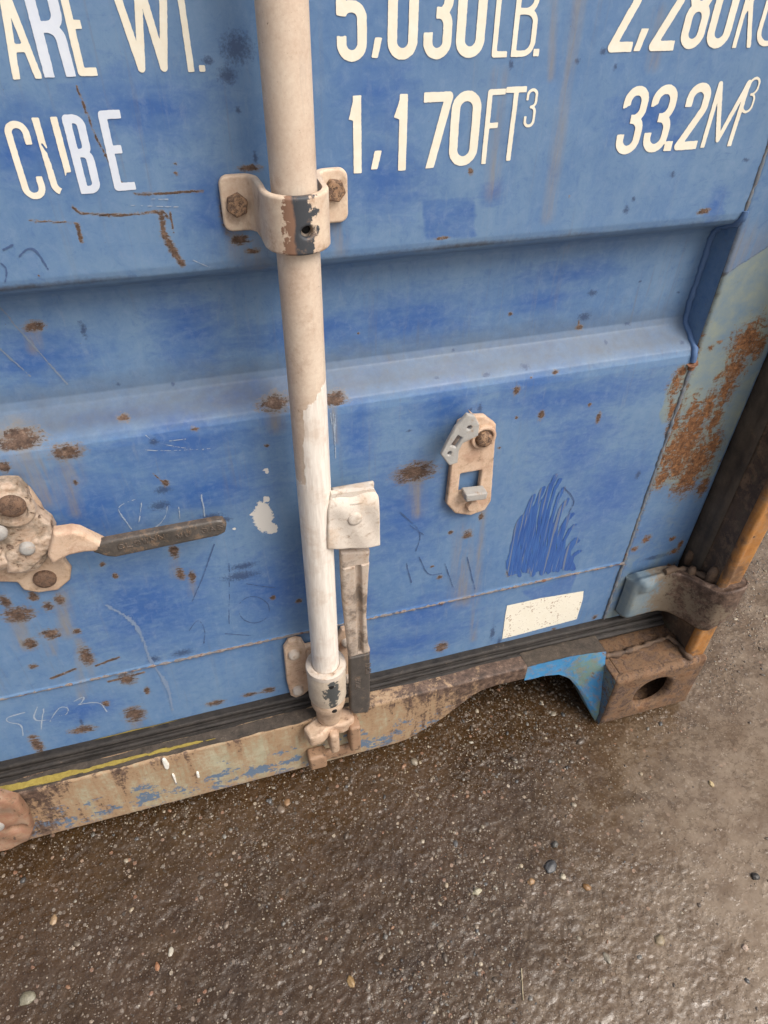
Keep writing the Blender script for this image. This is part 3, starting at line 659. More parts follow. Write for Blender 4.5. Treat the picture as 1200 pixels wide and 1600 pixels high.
# chalk 5403 and scribbles, light scratches, blue marker strokes
mark('chalk_scrawl', [[(38, 1114), (8, 1122), (12, 1130), (34, 1132), (36, 1150)], [(58, 1105), (50, 1128), (78, 1125)], [(68, 1108), (64, 1140)], [(78, 1128), (92, 1104), (108, 1106), (104, 1118), (92, 1119)], [(116, 1096), (133, 1087), (128, 1099), (120, 1102), (140, 1098), (158, 1098), (167, 1112)]], .00065, M_CHALK, label='part of the chalked figures 5403')
mark('chalk_scrawl', [[(213, 779), (188, 788), (184, 797), (206, 826)], [(222, 782), (217, 815)], [(262, 790), (258, 810), (240, 826)], [(279, 790), (281, 810)], [(315, 773), (320, 806)]], .0005, M_CHALK, rag=1.1)
mark('scratch', [[(222, 674), (240, 690), (290, 700), (320, 702)], [(225, 702), (250, 704), (332, 700)], [(265, 688), (290, 685)]], .0003, M_CHALK, rag=1.2)
mark('scratch', [[(200, 320), (250, 322), (285, 323)], [(230, 310), (262, 311)], [(300, 405), (330, 418)]], .0003, M_CHALK, rag=1.2)
mark('scratch', [[(520, 645), (524, 715)], [(516, 645), (518, 662)], [(523, 648), (523, 690)]], .0004, M_CHALK, rag=1.4)
mark('scratch', [[(165, 945), (205, 965), (225, 1000), (232, 1030), (262, 1070), (270, 1110)]], .0018, plain('scuffed_chalky_blue', (.14, .21, .34), (.20, .26, .36), 150, .7, .2, .0003), rag=1.3)
mark('scratch', [[(0, 480), (70, 560), (105, 600)], [(0, 545), (50, 590)]], .0006, plain('grey_scuff', (.15, .20, .28), (.2, .24, .30), 150, .7, .2, .0003), rag=1.5)
mark('marker_stroke', [[(358, 880), (358, 976)], [(372, 945), (385, 932), (405, 932), (422, 945), (420, 965), (400, 975), (380, 970), (372, 955)], [(385, 912), (410, 916), (430, 918)], [(296, 985), (310, 965), (322, 985), (318, 1005)], [(352, 990), (392, 993)], [(300, 940), (318, 900), (335, 850)]], .0005, M_MARK, rag=1.0)
mark('marker_stroke', [[(30, 400), (45, 385), (60, 395), (75, 420)], [(0, 410), (12, 420), (8, 440)], [(4, 390), (20, 382)], [(635, 880), (643, 910)], [(655, 870), (668, 900), (690, 895)], [(695, 880), (708, 918)], [(625, 800), (660, 830), (650, 860)], [(730, 870), (742, 920)], [(640, 820), (662, 835)], [(880, 760), (900, 780), (890, 800)]], .0005, M_MARK, rag=1.1)
# fan of fresh brushed blue paint
M_FAN = M('brushed_fresh_blue'); _n = M_FAN.noise(1, 4, .6, M_FAN.scale(330, 330, 22), dist=.3)
M_FAN.bump(_n, .5, .001); _c = M_FAN.mix(M_FAN.rng(_n, .35, .62), (.016, .070, .27), (.035, .115, .34))
_c = M_FAN.mix(M_FAN.rng(M_FAN.noise(1, 3, .5, M_FAN.scale(210, 210, 9), dist=.3), .56, .62), _c, (.13, .17, .26))
M_FAN = M_FAN.out(_c, .45)
fan = []
tips = [(796, 862), (799, 832), (806, 805), (817, 785), (827, 770), (841, 760), (857, 748), (868, 754), (874, 775), (880, 795), (886, 815), (891, 838), (896, 858)]
for k in range(21):
    t = k / 20; bx, by = 798 + 99 * t, 899 - 11 * t + random.uniform(-4, 3); q_ = t * 12; i0 = min(int(q_), 11)
    tx = tips[i0][0] * (1 - q_ + i0) + tips[i0 + 1][0] * (q_ - i0) + 5; ty = tips[i0][1] * (1 - q_ + i0) + tips[i0 + 1][1] * (q_ - i0) + random.uniform(-5, 14)
    tx += 4
    fan.append(([(bx, by), (bx * .68 + tx * .32 - 7, by * .68 + ty * .32), (bx * .35 + tx * .65 - 9, by * .35 + ty * .65), (bx * .12 + tx * .88 - 4, by * .12 + ty * .88), (tx + 2, ty)], random.uniform(4.3, 5.8)))
fP = [(uv(s), w * .00058) for s, w in fan]
fq = np.concatenate([np.array(p) for p, w in fP])
sdf_solid('brushed_paint_patch', lambda X, Z: np.minimum.reduce([sd_line(X, Z, p) - w for p, w in fP]) + + .0040 * fbm(X * 420, Z * 40, 3),
          (fq[:, 0].min() - .012, fq[:, 0].max() + .012, fq[:, 1].min() - .008, fq[:, 1].max() + .008), M_FAN, cont, y=0, t=.0005, rnd=0, res=.001, sheet=True, hfun=lambda u, v, d: skin(u, v))['label'] = 'fan of fresh darker blue brush strokes'

# ------------------------------------------------------------------ lower gasket, sill, casting
def sweep_x(name, prof, x0, x1, mat, nx=200, wob=.0006, curve=None, attrs=None):
    xs = np.linspace(x0, x1, nx); pr = np.array(prof)
    P = np.zeros((nx, len(pr), 3)); P[..., 0] = xs[:, None]; P[..., 1] = pr[None, :, 0]; P[..., 2] = pr[None, :, 1]
    nz = fbm(xs[:, None] * 18 + 5, np.arange(len(pr))[None, :] * .7, 3) * wob * 4
    P[..., 1] += nz; P[..., 2] += nz * .7
    return grid_obj(name, P, mat, cont)
def arc(cx, cy, r, a0, a1, n=8):
    return [(cx + r * math.cos(math.radians(a0 + (a1 - a0) * k / n)), cy + r * math.sin(math.radians(a0 + (a1 - a0) * k / n))) for k in range(n + 1)]
# double lip rubber under the door edge
gp = [(.004, .152), (-.004, .1515)] + arc(-.006, .1475, .0042, 100, 235, 7) + [(-.0095, .1425)] + arc(-.013, .1405, .0035, 80, 250, 7) + [(-.017, .1372), (-.0225, .1368), (-.024, .133), (.004, .132)]
sweep_x('door_gasket', gp, -.62, .640, M_RUBBER)
b = M('sill_paint'); x, y, z = b.sep()
SP0 = b.mix(b.rng(b.noise(22, 5, .65), .35, .65), (.31, .28, .185), (.45, .41, .29))
stn = b.noise(1, 6, .7, b.scale(45, 45, 7), dist=.5)
low = b.rng(z, .15, .02, .0, .06); hi = b.rng(z, .100, .136, 0, .07)
n_r = b.op('ADD', b.op('ADD', b.op('MULTIPLY', stn, .62), b.op('MULTIPLY', b.noise(160, 5, .75), .38)), hi)
xr = b.rng(x, .12, .34, 0, .14)
xl = b.rng(x, -.22, -.33, 0, .16)
n_r = b.op('ADD', b.op('ADD', n_r, xr), xl)
c1 = b.mix(b.op('MULTIPLY', b.rng(n_r, .42, .56), .85), SP0, (.33, .20, .11))
nb = b.op('ADD', b.op('MULTIPLY', b.noise(26, 6, .7, b.scale(1, 1, 1.6)), .7), b.op('MULTIPLY', b.noise(190, 4, .7), .3))
bl = b.op('MULTIPLY', b.rng(b.op('SUBTRACT', nb, b.op('MULTIPLY', b.op('ABSOLUTE', b.op('SUBTRACT', z, .045)), 2.2)), .490, .505), b.rng(x, .33, .30))
c1 = b.mix(bl, c1, (.115, .165, .235))
rm = b.rng(n_r, .585, .65); c1 = b.mix(rm, c1, rustcol(b, 90))
c1 = b.mix(b.op('MULTIPLY', b.rng(z, .032, .019), .55), c1, (.36, .235, .155))
b.bump(b.op('ADD', b.op('MULTIPLY', b.noise(160, 6, .75), .5), b.op('MULTIPLY', stn, .7)), .6, .0015)
M_SILL = b.out(c1, .65)
YS = -.043
so_ = [(-.62, .018), (.195, .018), (.212, .022), (.235, .036), (.262, .053), (.285, .075), (.305, .094), (.322, .104), (.345, .1075), (.392, .106)]
sill_prof = so_
# sill face as a strip following the lower edge, with an inward rolled bottom flange
xs = np.linspace(-.62, .392, 420); zb = np.interp(xs, [p[0] for p in so_], [p[1] for p in so_])
sl_ = np.gradient(zb, xs)
rows = []
for k in range(5): rows.append(np.stack([xs, np.full_like(xs, -.0 - .006 * k), zb - .0005 + 0 * xs], -1))
for a in np.linspace(-90, -180, 7):
    r = .006; rows.append(np.stack([xs, np.full_like(xs, YS + r + r * math.cos(math.radians(a))), zb + r + r * math.sin(math.radians(a))], -1))
for t in np.linspace(.06, 1, 26):
    zt = .1375; z_ = (zb + .006) * (1 - t) + zt * t
    rows.append(np.stack([xs, YS + .0025 * fbm(xs * 9, z_ * 9, 3) + .0009 * fbm(xs * 60, z_ * 60, 2), z_], -1))
rows.append(np.stack([xs, np.full_like(xs, YS + .003), np.full_like(xs, .1395)], -1))
rows.append(np.stack([xs, np.full_like(xs, -.0), np.full_like(xs, .1345)], -1))
grid_obj('door_sill', np.stack(rows, 1), M_SILL, cont, flip=False)['label'] = 'pale cream painted sill with rust and blue flakes'

# yellow sealant smears
def ysmear(x0, x1, f0, f1, zc0, zc1, y, nm):
    pass
M_GRIME = plain('black_sealant_on_sill', (.035, .029, .024), (.11, .085, .065), 90, .7, .9, .002, speck=((.17, .14, .10), .60))
sdf_solid('sealant_smear', lambda U, V: np.maximum(np.abs(V - .0100) - .0100 + .007 * fbm(U * 26, V * 120, 4) + .016 * np.clip((U - .05) / .15, 0, 1), U - .60), (-.62, .50, -.005, .028), M_GRIME, cont, frame=((0, -.0225, .1386), (1, 0, 0), (0, -1, .10), (0, .1, 1)), t=.0014, rnd=0, res=.0016)
yp = [(-.40, .000), (-.32, .001), (-.20, .004), (-.10, .006), (-.045, .009), (-.05, .011), (-.14, .011), (-.19, .013), (-.26, .014), (-.33, .015), (-.40, .016)]
sdf_solid('yellow_sealant_smear', lambda U, V: sd_poly(U, V, yp) + .0012 + .009 * fbm(U * 45, V * 130, 4), (-.41, -.03, -.003, .020), M_YELLOW, cont, frame=((0, -.0260, .1402), (1, 0, 0), (0, -1, .05), (0, .05, 1)), t=.0018, rnd=0, res=.0010)
ysp = uv([(140, 1158), (200, 1142), (300, 1120), (302, 1126), (240, 1142), (190, 1152), (145, 1163)])
sdf_solid('yellow_sealant_smear', lambda X, Z: sd_poly(X, Z, ysp) + .0022 * fbm(X * 90, Z * 250, 3), bnd(ysp), M_YELLOW, cont, y=0, t=.0012, rnd=0, res=.001, sheet=True, hfun=lambda u, v, d: skin(u, v))
for P_ in ([(253, 1187), (258, 1186), (264, 1195), (263, 1202), (258, 1200)], [(268, 1208), (273, 1220), (276, 1226), (273, 1213)], [(307, 1207), (310, 1207), (312, 1215), (308, 1214)]):
    q = uv(rounded([(a_[0], a_[1], 1) for a_ in P_], 4, True)[:-1], YS - .002); qa = np.array(q)
    sdf_solid('paint_drip', lambda X, Z: sd_poly(X, Z, q) - .0005, (qa[:, 0].min() - .003, qa[:, 0].max() + .003, qa[:, 1].min() - .003, qa[:, 1].max() + .003), M_CHIP, cont, y=YS, t=.0032, rnd=.001, res=.0007)

# blue end of the sill curving down to the casting
M_SKY = paint_mat('bright_blue_paint', ((.04, .21, .44), (.09, .31, .54), (.15, .24, .22)), 34, .28, 75, rough=.5, bump=1.0, dark=.6)
cp = [(.392, .106), (.425, .1035), (.452, .097), (.472, .083), (.487, .062), (.500, .036), (.510, .012), (.516, .0)]
xs = np.array([p[0] for p in cp]); zz = np.array([p[1] for p in cp]); s = np.linspace(0, 1, 8); S = np.linspace(0, 1, 90)
bx = np.interp(S, s, xs); bz = np.interp(S, s, zz)
rows = []
for t in np.linspace(0, 1, 40):
    tx = np.interp(S, [0, 1], [.392, .5198]); tz_ = np.full_like(S, .139)
    X = bx * (1 - t) + tx * t; Z = bz * (1 - t) + tz_ * t
    bend = np.clip((X - .455) / .065, 0, 1) ** 2 * .045         # sweeps forward into the casting's side
    Y = YS - bend * np.clip(1.15 - t, 0, 1) * 1.0 + .0022 * fbm(X * 40, Z * 40, 3)
    rows.append(np.stack([X, Y, Z], -1))
grid_obj('sill_ledge', np.stack([rows[-1] + np.array([0, .0003, .0002]), np.stack([rows[-1][:, 0], np.full_like(bx, -.008), np.full_like(bx, .1375)], -1)], 1), M_GRIME, cont)
rows = [np.stack([bx, np.full_like(bx, -.005), bz + .001], -1)] + [np.stack([bx, YS + .004 + 0 * bx, bz - .001], -1)] + rows
grid_obj('sill_end_plate', np.stack(rows, 1), M_SKY, cont)['label'] = 'bright sky blue painted sill end'

# corner casting: hollow block with an oval hole in its front
CX0, CX1, CY0, CY1, CH = .519, .681, -.092, .086, .118
def casting(x0, x1, mat_side, z0=0.0, name='corner_casting', mirror=False, h=CH):
    cx = (x0 + x1) / 2 - (.002 if not mirror else -.002); cz = z0 + h * .50
    hole = lambda X, Z: sd_box(X, Z, cx, cz, .0305, .0345, .0300)
    f = lambda X, Z: np.maximum(sd_box(X, Z, (x0 + x1) / 2, z0 + h / 2, (x1 - x0) / 2, h / 2, .004), -hole(X, Z))
    o = sdf_solid(name, f, (x0 - .002, x1 + .002, z0 - .002, z0 + h + .002), M_CAST, cont, y=CY0 + .012, t=.012, rnd=.008, res=.0018)
    bm = bmesh.new()
    box(x0 + .0005, x0 + .012, CY0 + .0125, CY1, z0 + .001, z0 + h - .0005, bm)
    box(x1 - .012, x1 - .0005, CY0 + .0125, CY1, z0 + .001, z0 + h - .0005, bm)
    box(x0 + .0125, x1 - .0125, CY0 + .0125, CY1, z0 + h - .0125, z0 + h - .0008, bm)
    box(x0 + .0125, x1 - .0125, CY0 + .0125, CY1, z0 + .001, z0 + .012, bm)
    box(x0 + .0125, x1 - .0125, CY1 - .012, CY1 - .001, z0 + .0125, z0 + h - .013, bm)
    sh = bm_obj('casting_shell', bm, M_CAST, None, bevel=.002)
    sh.parent = o; sh.location = (0, 0, 0)
    return o
cast = casting(CX0, CX1, M_CASTBLUE)
# blue painted left side of the casting
Yg, Zg = np.meshgrid(np.linspace(CY0 + .002, -.040, 40), np.linspace(.001, CH - .001, 60), indexing='ij')
P = np.stack([np.full_like(Yg, CX0 - .0012) + .0009 * fbm(Yg * 60, Zg * 60, 3), Yg, Zg], -1)
o = grid_obj('painted_side', P, M_CASTBLUE, None); o.parent = cast; o.location = (0, 0, 0); o['label'] = 'blue painted pitted left side'
# inner liner seen through the hole
weld('casting_weld', [(.522, YS - .003, .121), (.56, YS - .004, .121), (.60, YS - .001, .121), (.640, -.040, .121), (.648, -.06, .121), (.650, -.088, .121)], .0042, M_POST, .5, .006)

# ---- corner post
post = [(.6515, .09), (.6515, .004), (.6520, -.030), (.6535, -.040), (.6520, -.052), (.6500, -.066), (.6475, -.074)] + arc(.6545, -.0755, .0070, 180, 300, 8) + arc(.6725, -.074, .0085, 285, 360, 7) + [(.6812, -.060), (.6812, .09)]
def sweep_z(name, prof, z0, z1, mat, nz=300, wob=.0004, sel=None):
    pr = np.array(prof); zs_ = np.linspace(z0, z1, nz)
    P = np.zeros((nz, len(pr), 3)); P[..., 2] = zs_[:, None]; P[..., 0] = pr[None, :, 0]; P[..., 1] = pr[None, :, 1]
    w = fbm(zs_[:, None] * 25, np.arange(len(pr))[None, :] * .5, 3) * wob * 4; P[..., 0] += w; P[..., 1] += w
    return grid_obj(name, P, mat, cont, flip=True)
fine = []
for a, b_ in zip(post[:-1], post[1:]):
    n = max(1, int(math.dist(a, b_) / .004)); fine += [(a[0] + (b_[0] - a[0]) * k / n, a[1] + (b_[1] - a[1]) * k / n) for k in range(n)]
fine.append(post[-1])
ki = min(i for i, p in enumerate(fine) if p[1] < -.0685)
sweep_z('corner_post', fine[:ki + 1], CH + .001, 2.48, M_POST, 420)
sweep_z('post_flange', fine[ki:], CH + .001, 2.48, M_POSTORANGE, 420)['label'] = 'orange rusted outer flange of the post'
# side gasket: flat rubber strip with a bulb, on the stile's edge
gv = [(.6503, .012), (.6500, .004), (.6492, -.002), (.6488, -.006), (.6490, -.012), (.6498, -.018), (.6492, -.022), (.6485, -.026), (.6496, -.031), (.6512, -.034)]
sweep_z('side_gasket', gv, .150, 2.40, M_SIDEGASK, 420, .0004)

# ---- hinge blade, lower
hb = [(.554, -.004), (.557, -.018), (.563, -.024), (.595, -.026), (.610, -.029), (.622, -.038), (.632, -.057), (.640, -.080), (.648, -.0905), (.662, -.0950), (.676, -.0945), (.683, -.0910), (.6860, -.083), (.6865, -.04)]
hbp = []
for i, (a, b_) in enumerate(zip(hb[:-1], hb[1:])):
    for k in range(6): hbp.append((a[0] + (b_[0] - a[0]) * k / 6, a[1] + (b_[1] - a[1]) * k / 6))
hbp.append(hb[-1])
hbp = np.array(hbp)
for _ in range(3): hbp[1:-1] = (hbp[:-2] + hbp[1:-1] * 2 + hbp[2:]) / 4
s = np.linspace(0, 1, len(hbp))
top = np.interp(hbp[:, 0], [.554, .563, .60, .63, .66, .69], [.244, .258, .264, .267, .280, .284]); bot = np.interp(hbp[:, 0], [.554, .563, .60, .65, .67, .69], [.170, .170, .176, .190, .216, .226])
rows = []
def inner(d): # offset into the door
    n = np.gradient(hbp, axis=0); n /= np.linalg.norm(n, axis=1)[:, None]; return np.stack([-n[:, 1] * d * -1, n[:, 0] * d], -1)
for dz, din in [(0, .016), (0, .008), (0, .003)]:
    q = hbp + np.stack([np.zeros(len(hbp)), np.full(len(hbp), din)], -1); rows.append(np.stack([q[:, 0], q[:, 1], top - .0005], -1))
for t in np.linspace(0, 1, 26):
    zt = top * (1 - t) + bot * t
    edge = .003 * (1 - min(1, min(t, 1 - t) / .06)) ** 2
    # raised ribs near the top and bottom, on the door half only
    rib = (.0065 * math.exp(-((t - .20) / .12) ** 6)) * np.clip((.592 - hbp[:, 0]) / .012, 0, 1) * np.clip((hbp[:, 0] - .563) / .006, 0, 1)
    rows.append(np.stack([hbp[:, 0], hbp[:, 1] + edge - rib + .0012 * fbm(hbp[:, 0] * 50, zt * 50, 3), zt], -1))
for din in (.003, .008, .016):
    rows.append(np.stack([hbp[:, 0], hbp[:, 1] + din, bot + .0005], -1))
hinge = grid_obj('door_hinge', np.stack(rows, 1), M_HINGE, cont, flip=True); hinge['label'] = 'rusty blue hinge blade wrapping onto the corner post'
for nm, pr_, hx, hy in (('hinge_pin', [(.0, .262), (.0115, .262), (.0125, .280), (.0115, .289), (.006, .293), (.0, .2935)], .6630, -.064),
                ('hinge_lug', [(.0, .262), (.007, .262), (.0085, .280), (.006, .292), (.0, .294)], .6500, -.058),
                ('hinge_lug', [(.0, .256), (.006, .256), (.0065, .268), (.004, .276), (.0, .277)], .634, -.036),
                ('hinge_lug', [(.0, .256), (.005, .256), (.0065, .270), (.004, .279), (.0, .280)], .648, -.010)):
    o = bm_obj(nm, lathe(pr_, hx, hy, None, 16, cap=False), M_POST, None, auto=60); o.parent = hinge; o.location = (0, 0, 0)
weld('hinge_weld', [(.598, -.024, .264), (.615, -.022, .265), (.632, -.028, .266), (.645, -.045, .266), (.652, -.055, .266)], .0045, M_POST, .45, .005)

# ------------------------------------------------------------------ locking rod and its gear
RX, RY, RR = .0903, -.045, .0168
rod = bm_obj('locking_rod', lathe([(RR, z) for z in np.linspace(.20, 2.44, 60)], RX, RY, n=56), MROD, cont)
def hexbolt(x, y, z, r, h, mat, parent, dome=False, rot=None, name='bolt'):
    """hexagonal or round head pointing towards -Y"""
    bm = bmesh.new(); a0 = random.uniform(0, 1); n = 18 if dome else 6
    prof = [(1.0, 0), (1.0, h * .55), (.86, h * .9), (.5, h * 1.02), (0.0, h * 1.05)] if dome else [(1, 0), (1, h * .85), (.90, h), (0.0, h)]
    rings = []
    for q, hh in prof[:-1]:
        rings.append([bm.verts.new((x + r * q * math.cos(a0 + 2 * math.pi * k / n), y - hh, z + r * q * math.sin(a0 + 2 * math.pi * k / n))) for k in range(n)])
    for a, b_ in zip(rings[:-1], rings[1:]):
        for k in range(n): bm.faces.new((a[k], a[(k + 1) % n], b_[(k + 1) % n], b_[k]))
    bm.faces.new(rings[-1])
    o = bm_obj(name, bm, mat, None, smooth=dome, bevel=0 if dome else .0008, auto=50)
    o.parent = parent; o.location = (0, 0, 0)
    return o
# --- upper U bracket: one strap bent round the rod
def strap(name, zc, hh, xl, xr, rr, mat, yb=-.0022, thick=.0045, hole=None):
    # centreline in plan (x, y)
    ro = RR + .0038; P = [(xl, yb), (RX - ro - .012, yb)]
    P += [(RX - ro - .0065, yb - .0015), (RX - ro - .0015, yb - .009), (RX - ro, RY + .016)]
    P += [(RX - ro * math.cos(t), RY - ro * math.sin(t)) for t in np.linspace(0, math.pi, 22)]
    P += [(RX + ro, RY + .016), (RX + ro + .0015, yb - .009), (RX + ro + .0065, yb - .0015), (RX + ro + .012, yb), (xr, yb)]
    # resample
    P = np.array(P); L = np.r_[0, np.cumsum(np.hypot(*np.diff(P, axis=0).T))]; n = int(L[-1] / .0014)
    s_ = np.linspace(0, L[-1], n); C_ = np.stack([np.interp(s_, L, P[:, 0]), np.interp(s_, L, P[:, 1])], -1)
    for _ in range(4): C_[1:-1] = (C_[:-2] + 2 * C_[1:-1] + C_[2:]) / 4
    tn = np.gradient(C_, axis=0); tn /= np.linalg.norm(tn, axis=1)[:, None]; nn = np.stack([tn[:, 1], -tn[:, 0]], -1)
    def pos(s, h):
        x_ = np.interp(s, s_, C_[:, 0]); y_ = np.interp(s, s_, C_[:, 1]); nx_ = np.interp(s, s_, nn[:, 0]); ny_ = np.interp(s, s_, nn[:, 1])
        return x_ + nx_ * h, y_ + ny_ * h
    Lt = L[-1]; mid = Lt / 2
    def f(S, Z):
        d = sd_box(S, Z, mid, zc, mid, hh, .007)
        d = np.maximum(d, sd_box(S, Z, mid, zc, mid, hh, .007))
        if hole: d = np.maximum(d, -(np.hypot(S - mid - hole[0], Z - zc - hole[1]) - hole[2]))
        return d
    V, faces, rim = contour(f, -.001, Lt + .001, zc - hh - .001, zc + hh + .001, .0011)
    Pf = []; Pb = []
    for s, z, d in V:
        k = min(max(-d, 0), .0016); h = thick - .0016 + math.sqrt(max(.0016 ** 2 - (.0016 - k) ** 2, 0))
        x_, y_ = pos(s, h); Pf.append((x_, y_, z)); x_, y_ = pos(s, 0); Pb.append((x_, y_, z))
    n = len(Pf)
    F_ = [list(q)[::1] for q in faces] + [[i + n for i in q][::-1] for q in faces] + [[a, b_, b_ + n, a + n][::-1] for a, b_ in rim]
    o = mesh_obj(name, Pf + Pb, F_, mat, cont, True); o.data.set_sharp_from_angle(angle=math.radians(50))
    return o
b = M('clamp_paint'); x, y, z = b.sep(); n1 = b.noise(60, 5, .65); n2 = b.noise(400, 5, .75)
c1 = b.mix(b.rng(b.op('ADD', b.op('MULTIPLY', n1, .6), b.op('MULTIPLY', n2, .4)), .36, .66), (.54, .38, .27), (.72, .60, .46))
sc_ = b.op('SUBTRACT', b.noise(150, 5, .7), b.op('MULTIPLY', b.op('ABSOLUTE', b.op('SUBTRACT', x, .0885)), 30))
sc_ = b.op('ADD', sc_, b.rng(y, -.055, -.0655, -.4, .28))
c1 = b.mix(b.rng(sc_, .42, .47), c1, b.mix(b.rng(b.op('ADD', x, b.op('MULTIPLY', b.noise(90, 4, .6), .006)), .0885, .0865), (.045, .05, .058), (.25, .14, .09)))
c1 = b.mix(b.op('MULTIPLY', b.rng(b.noise(45, 5, .7), .56, .68), .7), c1, (.34, .21, .13))
b.bump(b.op('ADD', n1, b.op('MULTIPLY', n2, .4)), .5, .001); M_CLAMP = b.out(c1, .55)
br = strap('rod_bracket', .8085, .0205, .0400, .1400, RR, M_CLAMP, hole=(.0035, -.004, .0042))
br['label'] = 'dusty beige strap bracket clamping the rod'
for xb, zb_ in ((.0515, .8085), (.1285, .814)):
    hexbolt(xb, -.0065, zb_, .0088, .0065, M_BOLT, br)
hexbolt(RX + .0035, RY - RR + .0008, .8045, .0035, .001, M_HOLE, br, True, name='pin_end')

# --- lower bearing: plate with sleeve, collar and cam
zc = .2325
def guide_sdf(X, Z): 
    d = sd_box(X, Z, .0905, zc, .0435, .040, .010)
    # waisted flanges
    return np.maximum(d, -np.minimum(np.hypot(X - .0395, Z - zc) * 1 - 0.0, 9) - 9)
gl = [(.0455, .262), (.052, .273), (.060, .2735), (.0660, .270), (.070, .255), (.113, .255), (.117, .262), (.1215, .2735), (.129, .273), (.1355, .262), (.1365, .170), (.132, .158), (.122, .154), (.112, .162), (.070, .162), (.062, .154), (.052, .151), (.0465, .158), (.0440, .190)]
guide = sdf_solid('rod_guide', lambda X, Z: sd_poly(X, Z, gl) - .002, (.040, .145, .140, .280), M_PLATE, cont, y=-.002, t=.0065, rnd=.0025, res=.0012)
guide['label'] = 'beige lower bearing of the rod with four round bolts'
bm = bmesh.new()
lathe([(RR + .0005, .262), (RR + .001, .2645), (RR + .0045, .2655), (RR + .0085, .263), (RR + .0090, .2585), (RR + .0088, .2565)], RX, RY, bm, 48)
o = bm_obj('collar', bm, M_WHITE, None, auto=50); o.parent = guide; o.location = (0, 0, 0)
bm = lathe([(RR + .0060, .256), (RR + .0080, .2545), (RR + .0080, .200), (RR + .0068, .1975), (RR + .004, .197)], RX, RY, None, 48)
M_SLEEVE = M('sleeve_paint'); b = M_SLEEVE; x, y, z = b.sep(); n1 = b.noise(50, 5, .65); n2 = b.noise(380, 5, .75)
c1 = b.mix(b.rng(b.op('ADD', b.op('MULTIPLY', n1, .6), b.op('MULTIPLY', n2, .4)), .36, .66), (.50, .40, .30), (.70, .61, .49))
sc_ = b.op('SUBTRACT', b.noise(170, 5, .7), b.op('ADD', b.op('MULTIPLY', b.op('ABSOLUTE', b.op('SUBTRACT', x, .0925)), 26), b.op('MULTIPLY', b.op('ABSOLUTE', b.op('SUBTRACT', z, .228)), 7)))
c1 = b.mix(b.rng(b.op('ADD', sc_, b.rng(y, -.055, -.068, -.5, .22)), .40, .46), c1, (.07, .075, .075))
b.bump(b.op('ADD', n1, b.op('MULTIPLY', n2, .4)), .6, .001); M_SLEEVE = b.out(c1, .55)
o = bm_obj('sleeve', bm, M_SLEEVE, None, auto=50); o.parent = guide; o.location = (0, 0, 0)
bm = bmesh.new(); box(RX - .020, RX + .020, -.030, -.0085, .201, .253, bm); o = bm_obj('bearing_web', bm, M_DUST, None, bevel=.003); o.parent = guide; o.location = (0, 0, 0)
for xb, zb_ in ((.0555, .250), (.0555, .170), (.1265, .250), (.1265, .170)):
    hexbolt(xb, -.0083, zb_, .0076, .0075, M_WHITE, guide, True, name='bolt')
for z_, sx in ((.2445, .001), (.188, .0035)):
    hexbolt(RX + sx, RY - RR - (.0068 if z_ > .2 else .0053), z_, .0036, .0017, M_HOLE, guide, True, name='pin_hole')
# cam on the rod's foot
bm = bmesh.new()
lathe([(RR + .0055, .1975), (RR + .0062, .195), (RR + .0062, .183), (RR + .0045, .1765), (RR + .001, .173), (RR + .0005, .150), (RR - .001, .143), (.010, .138), (.009, .112)], RX, RY, bm, 40)
camo = bm_obj('rod_cam', bm, M_DUST, cont, auto=45); camo['label'] = 'pinkish forged cam at the foot of the rod'
def lobe(P, z0, z1, nm, mat=M_DUST):
    bm = bmesh.new(); prism(P, z0, z1, bm, 'z'); o = bm_obj(nm, bm, mat, None, bevel=.004, seg=3); o.parent = camo; o.location = (0, 0, 0); return o
lobe([(.052, -.050), (.058, -.070), (.074, -.070), (.090, -.058), (.106, -.062), (.124, -.056), (.123, -.040), (.106, -.032), (.088, -.032), (.070, -.040)], .118, .140, 'cam_lobe')
lobe([(.086, -.070), (.098, -.070), (.101, -.050), (.094, -.040), (.084, -.046)], .086, .130, 'cam_lobe')
# keeper on the sill below the cam
def keeper(cx, full=True):
    bm = bmesh.new()
    box(cx - .036, cx - .010, -.062, YS + .001, .040, .072, bm)
    box(cx + .024, cx + .040, -.066, YS + .001, .070, .130, bm)
    box(cx - .030, cx + .036, -.050, YS + .001, .036, .060, bm)
    return bm_obj('cam_keeper', bm, paint_mat('keeper_paint', ((.30, .17, .10), (.45, .31, .21)), 60, .4, 80), cont, bevel=.005, seg=3)
k1 = keeper(.0905); k1['label'] = 'rusty forged keeper beneath the white rod'
kp = uv([(-60, 1245), (0, 1247), (28, 1255), (44, 1275), (52, 1300), (46, 1316), (20, 1326), (-60, 1345)], -.058)
hc = at(28, 1296, -.06)
kf = lambda X, Z: np.maximum(sd_poly(X, Z, kp), -(np.hypot((X - hc[0]) / 1.35, Z - hc[2]) - .0062))
M_KEEP = paint_mat('brown_keeper', ((.24, .12, .075), (.38, .22, .14), (.30, .2, .14)), 60, .35, 80)
k2 = sdf_solid('cam_keeper', kf, bnd(kp), M_KEEP, cont, y=-.045, t=.014, rnd=.006, res=.0013, hfun=lambda u, v, d: .0016 * math.sin(u * 120) * math.cos(v * 150))
k2['label'] = 'rust brown keeper plate with an oval hole'
q = at(-6, 1292, -.06); hexbolt(q[0], -.059, q[2], .0095, .004, M_GREY, k2, True)

